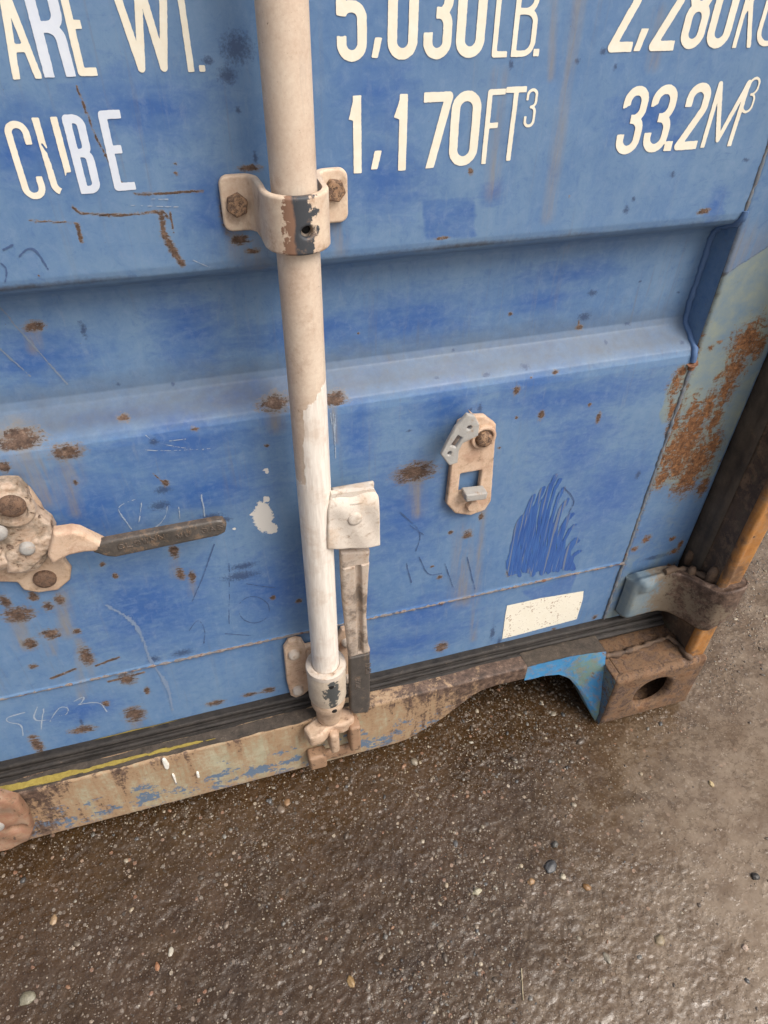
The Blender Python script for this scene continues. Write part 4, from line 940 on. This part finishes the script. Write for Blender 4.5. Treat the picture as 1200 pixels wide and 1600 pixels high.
# --- handle hub bracket on the rod, hanging lever
hy = -.0625
hub_p = uv([(521, 778), (586, 770), (592, 780), (594, 853), (560, 858), (512, 858), (514, 800)], hy)
hub = sdf_solid('handle_bracket', lambda X, Z: sd_poly(X, Z, hub_p) - .0008, (.090, .190, .42, .58), M_WHITE, cont, y=-.0575, t=.005, rnd=.002, res=.0011,
                hfun=lambda u, v, d: -.010 * max(0, (v - .524) / .018) ** 2 * .6 + .0008 * math.sin(u * 200 + v * 90))
hub['label'] = 'white painted folded bracket welded on the rod'
x0, x1 = .108, .157
def child(o, par): o.parent = par; o.location = (0, 0, 0); return o
bm = bmesh.new(); box(.104, x1, -.0300, -.0255, .462, .530, bm); child(bm_obj('bracket_back', bm, M_WHITE, None, bevel=.0015), hub)
bm = bmesh.new(); prism([(-.0618, .532), (-.056, .5385), (-.036, .5375), (-.0265, .530), (-.0295, .524), (-.038, .532), (-.053, .533), (-.058, .526)], .110, .150, bm, 'x'); child(bm_obj('bracket_top', bm, M_WHITE, None, bevel=.0015), hub)
q = at(555, 812, -.064); hexbolt(q[0], -.0622, q[2], .0078, .003, M_WHITE, hub, True)
lv = uv([(532, 862), (577, 860), (574, 900), (571, 960), (574, 1005), (577, 1012), (577, 1100), (574, 1110), (552, 1113), (547, 1106), (546, 1030), (541, 985), (536, 940), (533, 890)], -.050)
def lev_h(u, v, d):
    top = .30
    zr = at(560, 1018, -.05)[2]; zt = at(560, 880, -.05)[2]
    if v > zr and v < zt:
        xc = np.interp(v, [zr, zt], [at(562, 1018, -.05)[0], at(558, 880, -.05)[0]])
        w = .0022
        return -.006 * math.exp(-((u - xc) / .0030) ** 4)      # forged groove down the middle
    return -.002
zr = at(560, 1022, -.05)[2]
M_LEV = paint_mat('peeling_lever', ((.42, .33, .26), (.60, .54, .47), (.20, .16, .13)), 55, .26, 90)
lever = sdf_solid('door_handle', lambda X, Z: np.maximum(sd_poly(X, Z, lv) - .0006, zr - Z), (.10, .175, zr - .002, .48), M_LEV, cont, y=-.045, t=.010, rnd=.0035, res=.0010, hfun=lev_h)
lever['label'] = 'steel door handle hanging straight down beside the rod'
grip = sdf_solid('handle_grip', lambda X, Z: np.maximum(sd_poly(X, Z, lv) - .0006, Z - zr + .0003), (.10, .175, .10, zr + .002), M_DARKBAR, None, y=-.045, t=.0085, rnd=.003, res=.0010)
child(grip, lever)
def emb(name, chars, frame, mat, par, t=.0008, st=.0011):
    """raised letters: (char, u0, v0, w, h)"""
    fs = [glyph_sdf(ch, u, v, w, h, st) for ch, u, v, w, h in chars]
    us = [c_[1] for c_ in chars]; vs = [c_[2] for c_ in chars]
    o = sdf_solid(name, lambda X, Z: np.minimum.reduce([g(X, Z) for g in fs]) + .0004 * fbm(X * 900, Z * 900, 2), (min(us) - .001, max(c_[1] + c_[3] for c_ in chars) + .001, min(vs) - .001, max(c_[2] + c_[4] for c_ in chars) + .001), mat, None, frame=frame, t=t, rnd=.0003, res=.0005)
    return child(o, par)
gx = at(566, 1040, -.0535); e0 = np.array([gx[0] + .004, -.0533, gx[2] + .002])
M_EMB = plain('worn_raised_letters', (.10, .085, .07), (.24, .20, .16), 400, .5, .4, .0005)
emb('raised_lettering', [(c_, .006 * i, 0, .0045, .0078) for i, c_ in enumerate('ALSU')] , (e0, (0, 0, -1), (1, 0, 0), (0, -1, 0)), M_DARKBAR, grip)
emb('raised_lettering', [(c_, .0056 * i, 0, .0042, .0075) for i, c_ in enumerate('HTUM')], (np.array([gx[0] - .010, -.0533, gx[2] - .026]), (0, 0, -1), (1, 0, 0), (0, -1, 0)), M_DARKBAR, grip)

# --- empty handle retainer plate
pc = [uv([p], -.008)[0] for p in [(718, 661), (735, 652), (757, 651), (774, 664), (766, 782), (757, 796), (735, 804), (712, 801), (699, 787), (709, 700)]]
hx0, hx1, hz0, hz1 = at(718, 745, -.01)[0] + .0015, at(752, 745, -.01)[0], at(735, 768, -.01)[2] - .001, at(735, 739, -.01)[2]
ret = sdf_solid('handle_retainer', lambda X, Z: np.maximum(sd_poly(X, Z, pc) - .001, -sd_box(X, Z, (hx0 + hx1) / 2, (hz0 + hz1) / 2, (hx1 - hx0) / 2, (hz1 - hz0) / 2, .001)), (.235, .315, .425, .595), M_PLATE, cont, y=-.0025, t=.0065, rnd=.0018, res=.0011)
ret['label'] = 'pinkish lock plate with a square slot and swivel catch'
q = at(738, 790, -.012); hexbolt(q[0], -.009, q[2], .0080, .006, M_PLATE, ret)
q = at(757, 687, -.014); hexbolt(q[0], -.0105, q[2], .0092, .0075, M_BOLT, ret, True)
q2 = at(757, 680, -.010)
bm = bmesh.new(); child(sdf_solid('washer', lambda X, Z: np.abs(np.hypot(X - q[0], Z - q[2] - .001) - .0125) - .0022, (q[0] - .02, q[0] + .02, q[2] - .02, q[2] + .02), M_PLATE, None, y=-.0088, t=.0045, rnd=.0015, res=.0009), ret)
# lug bent out below the slot
lg = [at(724, 768, -.012), at(757, 762, -.012)]
bm = bmesh.new()
L0 = at(722, 775, -.016); L1 = at(757, 768, -.016)
bm = prism([(L0[0] + .002, L0[2] - .004), (L1[0], L1[2] - .006), (L1[0] + .001, L1[2] + .004), (L0[0] + .001, L0[2] + .007)], -.024, -.008)
child(bm_obj('stop_lug', bm, M_GREY, None, bevel=.002, seg=3), ret)
# swivel catch: a bent strap standing off the plate, turned up to the left
cc = uv([(730, 648), (740, 650), (748, 664), (746, 680), (734, 686), (722, 692), (716, 704), (714, 722), (702, 726), (690, 710), (700, 690), (712, 668)], -.030)
h1 = at(733, 668, -.030); h2 = at(702, 708, -.030); wn_ = uv([(715, 680), (722, 684), (712, 699), (704, 696)], -.030)
catch = sdf_solid('swivel_catch', lambda X, Z: np.maximum.reduce([sd_poly(X, Z, cc) - .0008, -(np.hypot((X - h1[0]) * 1.1, Z - h1[2]) - .0026), -(np.hypot((X - h2[0]) * 1.3, Z - h2[2]) - .0026), -sd_poly(X, Z, wn_)]),
                  (h2[0] - .02, h1[0] + .02, h2[2] - .02, h1[2] + .02), M_GREY, None, y=-.027, t=.004, rnd=.0013, res=.0008)
child(catch, ret)
cin = uv([(742, 655), (752, 664), (748, 682), (733, 688), (722, 694), (717, 706), (715, 718), (708, 722), (710, 704), (718, 688), (730, 680), (742, 676), (746, 664)], -.030)
child(sdf_solid('catch_flange', lambda X, Z: sd_poly(X, Z, cin), (h2[0] - .02, h1[0] + .03, h2[2] - .02, h1[2] + .02), M_PLATE, None, y=-.0095, t=.0180, rnd=.0008, res=.0009), ret)

# --- left handle: base plate, hub casting, bar
lp = uv([(-60, 770), (0, 762), (28, 758), (45, 766), (62, 790), (80, 830), (96, 870), (110, 890), (108, 905), (90, 920), (60, 924), (38, 920), (28, 908), (-60, 905)], -.006)
lret = sdf_solid('handle_retainer', lambda X, Z: sd_poly(X, Z, lp) - .001, bnd(lp), M_DUST, cont, y=-.001, t=.007, rnd=.0025, res=.0013)
lret['label'] = 'cream lock plate holding the lowered handle, partly behind its hub'
q = at(70, 905, -.010); hexbolt(q[0], -.0078, q[2], .0110, .006, M_RBOLT, lret, True)
hp = uv([(-50, 772), (0, 768), (24, 768), (38, 782), (46, 800), (58, 815), (78, 828), (84, 840), (80, 862), (72, 880), (58, 896), (40, 902), (10, 896), (-50, 890)], -.028)
rc = at(18, 798, -.026)
hubL = sdf_solid('catch_body', lambda X, Z: sd_poly(X, Z, hp) - .001 + .003 * fbm(X * 60, Z * 60, 3), bnd(hp), M_HUB, None, y=-.006, t=.017, rnd=.004, res=.0012,
                 hfun=lambda u, v, d: .003 * float(fbm(np.array([u * 60]), np.array([v * 60]), 3)[0]) + .007 * float(np.clip(1 - abs(v - at(30, 872, -.03)[2] - .25 * (u - at(30, 872, -.03)[0])) / .011, 0, 1)) ** .5)
child(hubL, lret)
child(sdf_solid('catch_ring', lambda X, Z: np.hypot((X - rc[0]) / 1.0, Z - rc[2]) - .0200, (rc[0] - .03, rc[0] + .03, rc[2] - .03, rc[2] + .03), M_HUB, None, y=-.020, t=.0075, rnd=.003, res=.0010, hfun=lambda u, v, d: -.0025 if d > .0065 else 0.0), lret)
lip = uv([(8, 868), (40, 850), (70, 838), (86, 838), (80, 858), (60, 880), (40, 897), (10, 897)], -.030)
child(sdf_solid('catch_lip', lambda X, Z: sd_poly(X, Z, lip) + .0015 * fbm(X * 200, Z * 200, 3), bnd(lip), M_HUB, None, y=-.020, t=.011, rnd=.004, res=.0010, hfun=lambda u, v, d: .002 * float(fbm(np.array([u * 160]), np.array([v * 160]), 3)[0])), lret)
q = at(18, 796, -.034); hexbolt(q[0], -.0275, q[2], .0115, .0065, M_RBOLT, lret, True)
q = at(42, 862, -.036); hexbolt(q[0], -.0295, q[2], .0070, .006, M_GREY, lret, True)
q = at(-4, 838, -.036); hexbolt(q[0], -.0295, q[2], .0080, .006, M_GREY, lret, True)
bp = uv([(150, 851), (166, 846), (338, 814), (347, 814), (352, 820), (350, 830), (340, 835), (180, 868), (168, 867), (148, 861)], -.036)
bar = sdf_solid('door_handle', lambda X, Z: sd_poly(X, Z, bp) - .0015, bnd(bp), M_BAR, cont, y=-.030, t=.008, rnd=.003, res=.0011)
bar['label'] = 'worn grey steel handle pointing to the right'
np_ = uv([(84, 834), (112, 830), (124, 832), (162, 850), (158, 860), (132, 861), (108, 866), (82, 880), (76, 868)], -.036)
child(sdf_solid('handle_neck', lambda X, Z: sd_poly(X, Z, np_) - .001, bnd(np_), M_PLATE, None, y=-.026, t=.012, rnd=.004, res=.0011, hfun=lambda u, v, d: .0), bar)
bu = at(180, 864, -.0385); bv = at(340, 832, -.0385); U_ = (bv - bu); U_[1] = 0; Lb = np.linalg.norm(U_); U_ /= Lb; V_ = np.array([-U_[2], 0, U_[0]])
O_ = bu.copy(); O_[1] = -.0381
emb('raised_lettering', [(c_, .004 + .0078 * i, .0030 + .0004 * i, .0058, .0066) for i, c_ in enumerate('CLSWNN')], (O_, U_, V_, (0, -1, 0)), M_BAR, bar, .0009, .0012)
emb('raised_lettering', [(c_, .060 + .0075 * i, .0022, .0055, .0062) for i, c_ in enumerate('MU')] + [(c_, .084 + .0078 * i, .003, .006, .0062) for i, c_ in enumerate('3A5')], (O_, U_, V_, (0, -1, 0)), M_BAR, bar, .0009, .0012)

# ------------------------------------------------------------------ the rest of the container, outside the picture
def corr(name, xs_, z0, z1, f, mat, axis):
    pass
# upper part of the right door, second lock rod, left door, frame, walls, roof
zs = np.array(sorted(set(list(np.linspace(.971, 2.38, 120))))); X, Z = np.meshgrid(np.linspace(-.44, DX1, 4), zs, indexing='ij')
def simple(name, x0, x1, z0, z1, mat=M_SIDE):
    zz_ = np.linspace(z0, z1, 260); X, Z = np.meshgrid(np.array([x0, x1]), zz_, indexing='ij')
    return grid_obj(name, np.stack([X, prof_y(Z), Z], -1), mat, cont, flip=True)
simple('door_panel', -.44, DX1, .9695, 2.38)
simple('door_panel', -.535, -.4405, .142, 2.38)
simple('door_panel', -1.72, -.541, .142, 2.38)
bm = bmesh.new(); box(DX1 + .0005, STX, -.0004, .05, .9695, 2.38, bm); bm_obj('door_stile', bm, M_SIDE, cont, bevel=.004)
for rx in (-.420, -.660, -1.165):
    bm_obj('locking_rod', lathe([(RR, z_) for z_ in (.10, 1.2, 2.44)], rx, RY, n=32), MROD, cont)
bm = bmesh.new(); box(-1.755, .681, -.07, .08, 2.385, 2.50, bm); bm_obj('door_header', bm, M_SIDE, cont, bevel=.004)
bm = bmesh.new(); box(-1.57, -.621, YS, .09, .018, .138, bm); bm_obj('door_sill', bm, M_SILL, cont, bevel=.004)
bm = bmesh.new(); box(-1.755, -1.722, -.09, .09, .119, 2.48, bm); bm_obj('corner_post', bm, M_SIDE, cont, bevel=.004)
casting(-1.757, -1.595, M_CAST, mirror=True); casting(.519, .681, M_CAST, z0=2.48); casting(-1.757, -1.595, M_CAST, z0=2.48, mirror=True)
for sx in (.668, -1.744):
    ys_ = np.arange(.09, 6.0, .034); n = len(ys_)
    off = np.array([(0, 0, 1, 1, 1, 0)[i % 6] * -.03 for i in range(n)]) * (1 if sx > 0 else -1)
    Yy, Zz = np.meshgrid(ys_, np.linspace(.15, 2.45, 4), indexing='ij')
    grid_obj('side_wall', np.stack([np.broadcast_to((sx + off)[:, None], Yy.shape), Yy, Zz], -1), M_SIDE, cont)
bm = bmesh.new(); box(-1.745, .67, .081, 6.0, 2.47, 2.50, bm); bm_obj('roof', bm, M_SIDE, cont)
bm = bmesh.new(); box(-1.74, .665, .091, 6.0, .10, .15, bm); box(.60, .675, .091, 6.0, .05, .0995, bm); box(-1.75, -1.68, .091, 6.0, .05, .0995, bm); bm_obj('floor_frame', bm, M_POST, cont)
bm = bmesh.new(); box(-1.74, .665, 5.98, 6.05, .15, 2.47, bm); bm_obj('end_wall', bm, M_SIDE, cont)
bm = bmesh.new(); box(-1.755, .681, .0535, .0795, .02, 2.384, bm); bm_obj('door_lining', bm, M_HOLE, cont)

# ------------------------------------------------------------------ ground
def ground_fields(X, Y):
    big = fbm(X * 3, Y * 3, 3); mid = fbm(X * 22, Y * 22, 4); fine_ = fbm(X * 110, Y * 110, 4); peb = fbm(X * 260 + 9, Y * 260, 2)
    h = .012 * big + .0040 * mid + .0025 * fine_ + .0016 * peb
    # water stands in the low tract on the right, a thin film elsewhere
    wide = fbm(X * 7 + 3, Y * 7 + 8, 3)
    w = -.0007 + .0013 * np.clip((X - .36 - .35 * (Y + .3)) / .38, 0, 1) + .0030 * wide + .012 * big + .0035 * mid
    w = w + .0030 * np.exp(-((X - .50 - .5 * (Y + .18)) ** 2 / .006 + (Y + .18) ** 2 / .012)) + .0014 * np.exp(-((X - .63) ** 2 / .02 + (Y + .20) ** 2 / .006)) 
    return h, w
b = M('wet_gritty_ground')
wet = b.attr('water')
n1 = b.noise(30, 5, .65); n2 = b.noise(260, 5, .7); n3 = b.noise(6, 4, .6)
mud = b.mix(b.rng(n1, .3, .7), (.026, .0130, .0048), (.062, .035, .0150))
mud = b.mix(b.op('MULTIPLY', b.rng(n3, .42, .62), .5), mud, (.072, .038, .016))
cell = b.vor(330, 'Color'); cd_ = b.vor(330, 'Distance')
csep = b.t.nodes.new('ShaderNodeSeparateColor'); b.L(cell, csep.inputs[0])
stone = b.ramp(csep.outputs[0], [(0, (.05, .04, .03)), (.3, (.12, .085, .06)), (.55, (.20, .16, .12)), (.8, (.10, .06, .04)), (1, (.42, .36, .28))])
sm = b.op('MULTIPLY', b.rng(csep.outputs[1], .55, .6), b.rng(cd_, .45, .30))
col = b.mix(b.op('MULTIPLY', sm, .8), mud, stone)
cell2 = b.vor(130, 'Color', vec=b.scale(1, 1, .3)); cs2 = b.t.nodes.new('ShaderNodeSeparateColor'); b.L(cell2, cs2.inputs[0]); cd2 = b.vor(130, 'Distance', vec=b.scale(1, 1, .3))
st2 = b.ramp(cs2.outputs[0], [(0, (.07, .06, .05)), (.4, (.15, .11, .08)), (.7, (.22, .19, .155)), (.9, (.24, .12, .07)), (1, (.40, .34, .26))])
sm2 = b.op('MULTIPLY', b.rng(cs2.outputs[1], .74, .76), b.rng(b.op('ADD', cd2, b.op('MULTIPLY', n2, .25)), .50, .42))
col = b.mix(b.op('MULTIPLY', sm2, .85), col, st2)
ww = b.rng(wet, -.0002, .0008)
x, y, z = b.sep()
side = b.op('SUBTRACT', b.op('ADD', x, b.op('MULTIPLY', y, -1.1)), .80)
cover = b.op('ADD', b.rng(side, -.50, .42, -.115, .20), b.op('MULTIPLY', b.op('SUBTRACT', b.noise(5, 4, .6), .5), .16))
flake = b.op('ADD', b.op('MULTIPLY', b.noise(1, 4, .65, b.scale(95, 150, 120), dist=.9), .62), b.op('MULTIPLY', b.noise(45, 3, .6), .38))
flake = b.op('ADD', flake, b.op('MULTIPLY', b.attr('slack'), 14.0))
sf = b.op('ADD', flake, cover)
painted_sheen = b.rng(sf, .555, .60)  # pale tone painted in for reflected sky, beyond the container's reflection
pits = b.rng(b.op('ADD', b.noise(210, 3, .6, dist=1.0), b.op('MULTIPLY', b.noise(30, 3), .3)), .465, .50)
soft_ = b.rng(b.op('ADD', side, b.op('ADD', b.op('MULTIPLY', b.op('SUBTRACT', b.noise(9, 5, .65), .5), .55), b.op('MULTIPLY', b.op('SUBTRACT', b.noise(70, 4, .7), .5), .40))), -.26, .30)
painted_sheen = b.op('ADD', b.op('MULTIPLY', painted_sheen, .28), b.op('MULTIPLY', soft_, .72))
painted_sheen = b.op('MULTIPLY', painted_sheen, b.op('ADD', .35, b.op('MULTIPLY', pits, .65)))
col = b.mix(b.op('MULTIPLY', painted_sheen, .95), col, b.mix(b.rng(b.noise(22, 5, .65), .35, .65), (.160, .110, .070), (.270, .208, .148)))
dry = b.op('SUBTRACT', 1.0, ww)
hgt = b.op('MULTIPLY', b.op('ADD', b.op('ADD', b.op('MULTIPLY', n2, .8), b.op('MULTIPLY', sm, .5)), b.op('MULTIPLY', sm2, .6)), dry)
b.bump(hgt, .8, .0014)
bn = b.t.nodes.new('ShaderNodeBump'); bn.inputs['Strength'].default_value = .75; bn.inputs['Distance'].default_value = .0013
b.L(b.op('ADD', b.noise(1, 3, .55, b.scale(120, 180, 150), dist=.8), b.op('MULTIPLY', b.noise(330, 2), .25)), bn.inputs['Height']); b.L(bn.outputs[0], b.b.inputs['Coat Normal'])
b.L(b.rng(b.noise(12, 4, .6), .35, .6, .35, 1.0), b.b.inputs['Coat Weight']); b.b.inputs['Coat Roughness'].default_value = .07; b.b.inputs['Coat IOR'].default_value = 1.38
M_GROUND = b.out(col, b.mix(painted_sheen, b.mix(b.rng(b.noise(45, 4, .6), .35, .65), (.16,) * 3, (.40,) * 3), (.20,) * 3), 0, .5)
def ground():
    # one sheet: fine cells where the camera looks, growing to the horizon
    def axis(a, b_, n, far):
        core = np.linspace(a, b_, n); st = core[1] - core[0]; L = []; p = core[0]; s_ = st
        while p > -far: s_ *= 1.25; p -= s_; L.append(p)
        R_ = []; p = core[-1]; s_ = st
        while p < far: s_ *= 1.25; p += s_; R_.append(p)
        return np.concatenate([L[::-1], core, R_])
    xs = axis(-.48, 1.25, 930, 900); ys = axis(-.56, .30, 470, 900)
    X, Y = np.meshgrid(xs, ys, indexing='ij')
    h, w = ground_fields(X, Y)
    fade = np.clip(1 - (np.maximum(np.abs(X - .3), np.abs(Y)) - 2) / 4, 0.0, 1)
    top_ = np.maximum(h, w) - .0035
    Z = np.where(fade > 0, top_ * fade, 0) - .003
    # the casting stands on the ground
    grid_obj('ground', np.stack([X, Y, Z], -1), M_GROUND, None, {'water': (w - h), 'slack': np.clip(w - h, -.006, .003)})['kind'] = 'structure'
ground()
def gh(x, y):
    h, w = ground_fields(np.array([x]), np.array([y])); return float(np.maximum(h, w)[0]) - .0065

# loose grit: thousands of small stones pressed into the mud, one object
def ico(sub):
    bm = bmesh.new(); bmesh.ops.create_icosphere(bm, subdivisions=sub, radius=1)
    V = np.array([v.co[:] for v in bm.verts]); F_ = np.array([[v.index for v in f.verts] for f in bm.faces]); bm.free(); return V, F_
ICO = {1: ico(1), 2: ico(2)}
b = M('stone_chips'); n = b.noise(300, 5, .7)
c1 = b.mix(b.rng(n, .3, .7, 0, .35), b.acol('tint'), (.09, .065, .045))
b.bump(n, .5, .0008); M_STONE = b.out(c1, .35, 0, .6)
TINTS = np.array([(.42, .36, .27), (.36, .29, .20), (.22, .175, .13), (.16, .12, .09), (.11, .085, .065), (.28, .15, .085), (.10, .105, .11), (.20, .19, .17), (.13, .075, .045), (.5, .46, .38)])
def gravel(N, sub_, smin, big_):
    IV, IF = ICO[sub_]
    x_ = rng.uniform(-.47, 1.20, N); y_ = rng.uniform(-.55, .28, N)
    cl = fbm(x_ * 6 + 40, y_ * 6, 3)
    keep = rng.random(N) < np.clip(.55 + cl * 2.2 - .35 * np.clip((x_ - 1.6 * y_ - .80) / .2, 0, 1), .06, 1); x_, y_ = x_[keep], y_[keep]; N = len(x_)
    keep = ~((x_ > CX0 - .01) & (x_ < CX1 + .01) & (y_ > CY0 - .01)); x_, y_ = x_[keep], y_[keep]; N = len(x_)
    s_ = smin + big_ * rng.random(N) ** 2.2 + .0030 * (rng.random(N) > .985) * (sub_ == 2)
    h, w = ground_fields(x_, y_); z_ = np.maximum(h, w) - .0065
    sub = (w - h) > .0006; z_ = np.where(sub & (rng.random(N) < .7), z_ - s_ * .9, z_)
    sc = np.stack([rng.uniform(.7, 1.5, N), rng.uniform(.6, 1.1, N), rng.uniform(.35, .75, N)], -1) * s_[:, None]
    V = IV[None] * (1 + .35 * (rng.random((N, len(IV), 1)) - .5)) * sc[:, None, :]
    a = rng.uniform(0, 6.28, N); ca, sa = np.cos(a)[:, None], np.sin(a)[:, None]
    Vx = V[..., 0] * ca - V[..., 1] * sa; Vy = V[..., 0] * sa + V[..., 1] * ca
    P = np.stack([Vx + x_[:, None], Vy + y_[:, None], V[..., 2] + (z_ + s_ * .02)[:, None]], -1).reshape(-1, 3)
    Fa = (IF[None] + (np.arange(N) * len(IV))[:, None, None]).reshape(-1, 3)
    p = np.array([.09, .10, .18, .20, .18, .05, .06, .08, .04, .02]); ti = rng.choice(len(TINTS), N, p=p); T = np.repeat(np.c_[TINTS[ti] * rng.uniform(.5, 1.05, (N, 1)), np.ones(N)], len(IV), 0)
    return P, Fa, T
def build_gravel(parts):
    P = np.concatenate([q[0] for q in parts]); T = np.concatenate([q[2] for q in parts]); o_ = np.cumsum([0] + [len(q[0]) for q in parts]); Fa = np.concatenate([q[1] + o_[i] for i, q in enumerate(parts)])
    me = bpy.data.meshes.new('gravel'); me.vertices.add(len(P)); me.vertices.foreach_set('co', P.reshape(-1).astype(np.float32))
    me.loops.add(Fa.size); me.loops.foreach_set('vertex_index', Fa.reshape(-1).astype(np.int32)); me.polygons.add(len(Fa)); me.polygons.foreach_set('loop_start', np.arange(0, Fa.size, 3, dtype=np.int32))
    me.update(calc_edges=True); me.materials.append(M_STONE)
    at_ = me.attributes.new('tint', 'FLOAT_COLOR', 'POINT'); at_.data.foreach_set('color', T.reshape(-1).astype(np.float32))
    o = bpy.data.objects.new('gravel', me); scene.collection.objects.link(o)
    o['kind'] = 'stuff'; o['label'] = 'small brown and cream stones pressed into the wet mud'; o['category'] = 'gravel'
build_gravel([gravel(9000, 2, .0012, .0024), gravel(34000, 1, .0006, .0012)])
# single stones that can be picked out
def pebble(px, py, sx, sy, tint, label, flat=.5, rot=0.0):
    p = atz(px, py, 0.0); z_ = gh(p[0], p[1])
    bm = bmesh.new(); bmesh.ops.create_icosphere(bm, subdivisions=3, radius=1)
    sd = random.uniform(0, 50)
    from mathutils import noise as mn
    for v in bm.verts:
        k = 1 + .35 * mn.noise(v.co * 1.3 + Vector((sd, 0, 0))) + .10 * mn.noise(v.co * 4 + Vector((0, sd, 0)))
        v.co = Vector((v.co.x * sx * k, v.co.y * sy * k, v.co.z * sx * flat * k))
    me = bpy.data.meshes.new('pebble'); bm.to_mesh(me); bm.free(); me.shade_smooth()
    me.materials.append(plain('pebble_stone', tuple(t * .7 for t in tint), tint, 260, .4, .6, .001, spec=.6))
    o = bpy.data.objects.new('pebble', me); scene.collection.objects.link(o); o.location = (p[0], p[1], z_ + sx * flat * .25); o.rotation_euler.z = rot
    o['label'] = label; o['category'] = 'pebble'; o['group'] = 'single stones lying on the wet ground'
for a in [(868, 1317, .0052, .0042, (.10, .095, .085), 'small jagged dark pebble sticking up right of centre on the wet ground', .8, .3),
          (861, 1352, .0095, .0072, (.065, .065, .068), 'largest flat charcoal pebble, just below the jagged dark one', .35, .5),
          (880, 1368, .0042, .0040, (.42, .37, .27), 'cream pebble touching the large charcoal one', .6, .8),
          (918, 1384, .0055, .0040, (.26, .14, .055), 'smooth orange brown pebble below and right of the charcoal one', .5, 2.4),
          (830, 1376, .0048, .0042, (.33, .20, .10), 'rounded tan orange pebble left of the charcoal one', .6, .3),
          (1183, 1366, .0060, .0048, (.04, .035, .03), 'dark pebble near the right edge of the picture on the pale wet ground', .7, .1),
          (1033, 1466, .0068, .0060, (.27, .21, .13), 'knobbly yellowish pebble on the pale ground at lower right', .5, .2),
          (1167, 1477, .0042, .0038, (.48, .36, .28), 'small pinkish white pebble near the lower right corner', .6, .9),
          (1113, 1222, .0045, .0030, (.50, .38, .20), 'bright yellow cream chip in the pale puddle', .6, 1.7),
          (1067, 1040, .0036, .0040, (.1, .1, .1), 'x', .1, 0),
          (746, 1391, .0066, .0040, (.40, .36, .25), 'elongated pale pebble in the middle of the stony patch', .5, .1),
          (950, 1495, .0040, .0065, (.24, .21, .16), 'upright grey brown pebble near the bottom of the wet ground', .5, .2),
          (448, 1250, .0040, .0062, (.26, .15, .075), 'orange chip lying below the rod foot', .5, -.4),
          (82, 1436, .0040, .0066, (.34, .23, .13), 'tan oval pebble at the left of the dark ground', .5, -.2),
          (40, 1558, .0085, .0075, (.22, .20, .14), 'flat greenish pebble in the lower left corner', .35, .3),
          (265, 1484, .0030, .0062, (.46, .42, .34), 'narrow white chip left of centre near the bottom', .5, -.3),
          (244, 1508, .0028, .0050, (.34, .16, .08), 'reddish chip just below the narrow white one', .5, .1),
          (548, 1530, .0045, .0070, (.30, .19, .08), 'amber chip at the bottom near the dry twig', .5, .3)]:
    if a[5] != 'x': pebble(*a)
a_ = atz(815, 1512); c_ = atz(818, 1562)
pts = [Vector(a_).lerp(Vector(c_), t) + Vector((0, 0, gh(*(a_ * (1 - t) + c_ * t)[:2]) + .0012)) for t in np.linspace(0, 1, 8)]
tw = bm_obj('twig', tube(pts, .0007, n=6), plain('dry_stalk', (.30, .24, .15), (.42, .36, .24), 200), None)
tw['label'] = 'thin dry straw coloured twig lying on the ground at the bottom'; tw['category'] = 'twig'
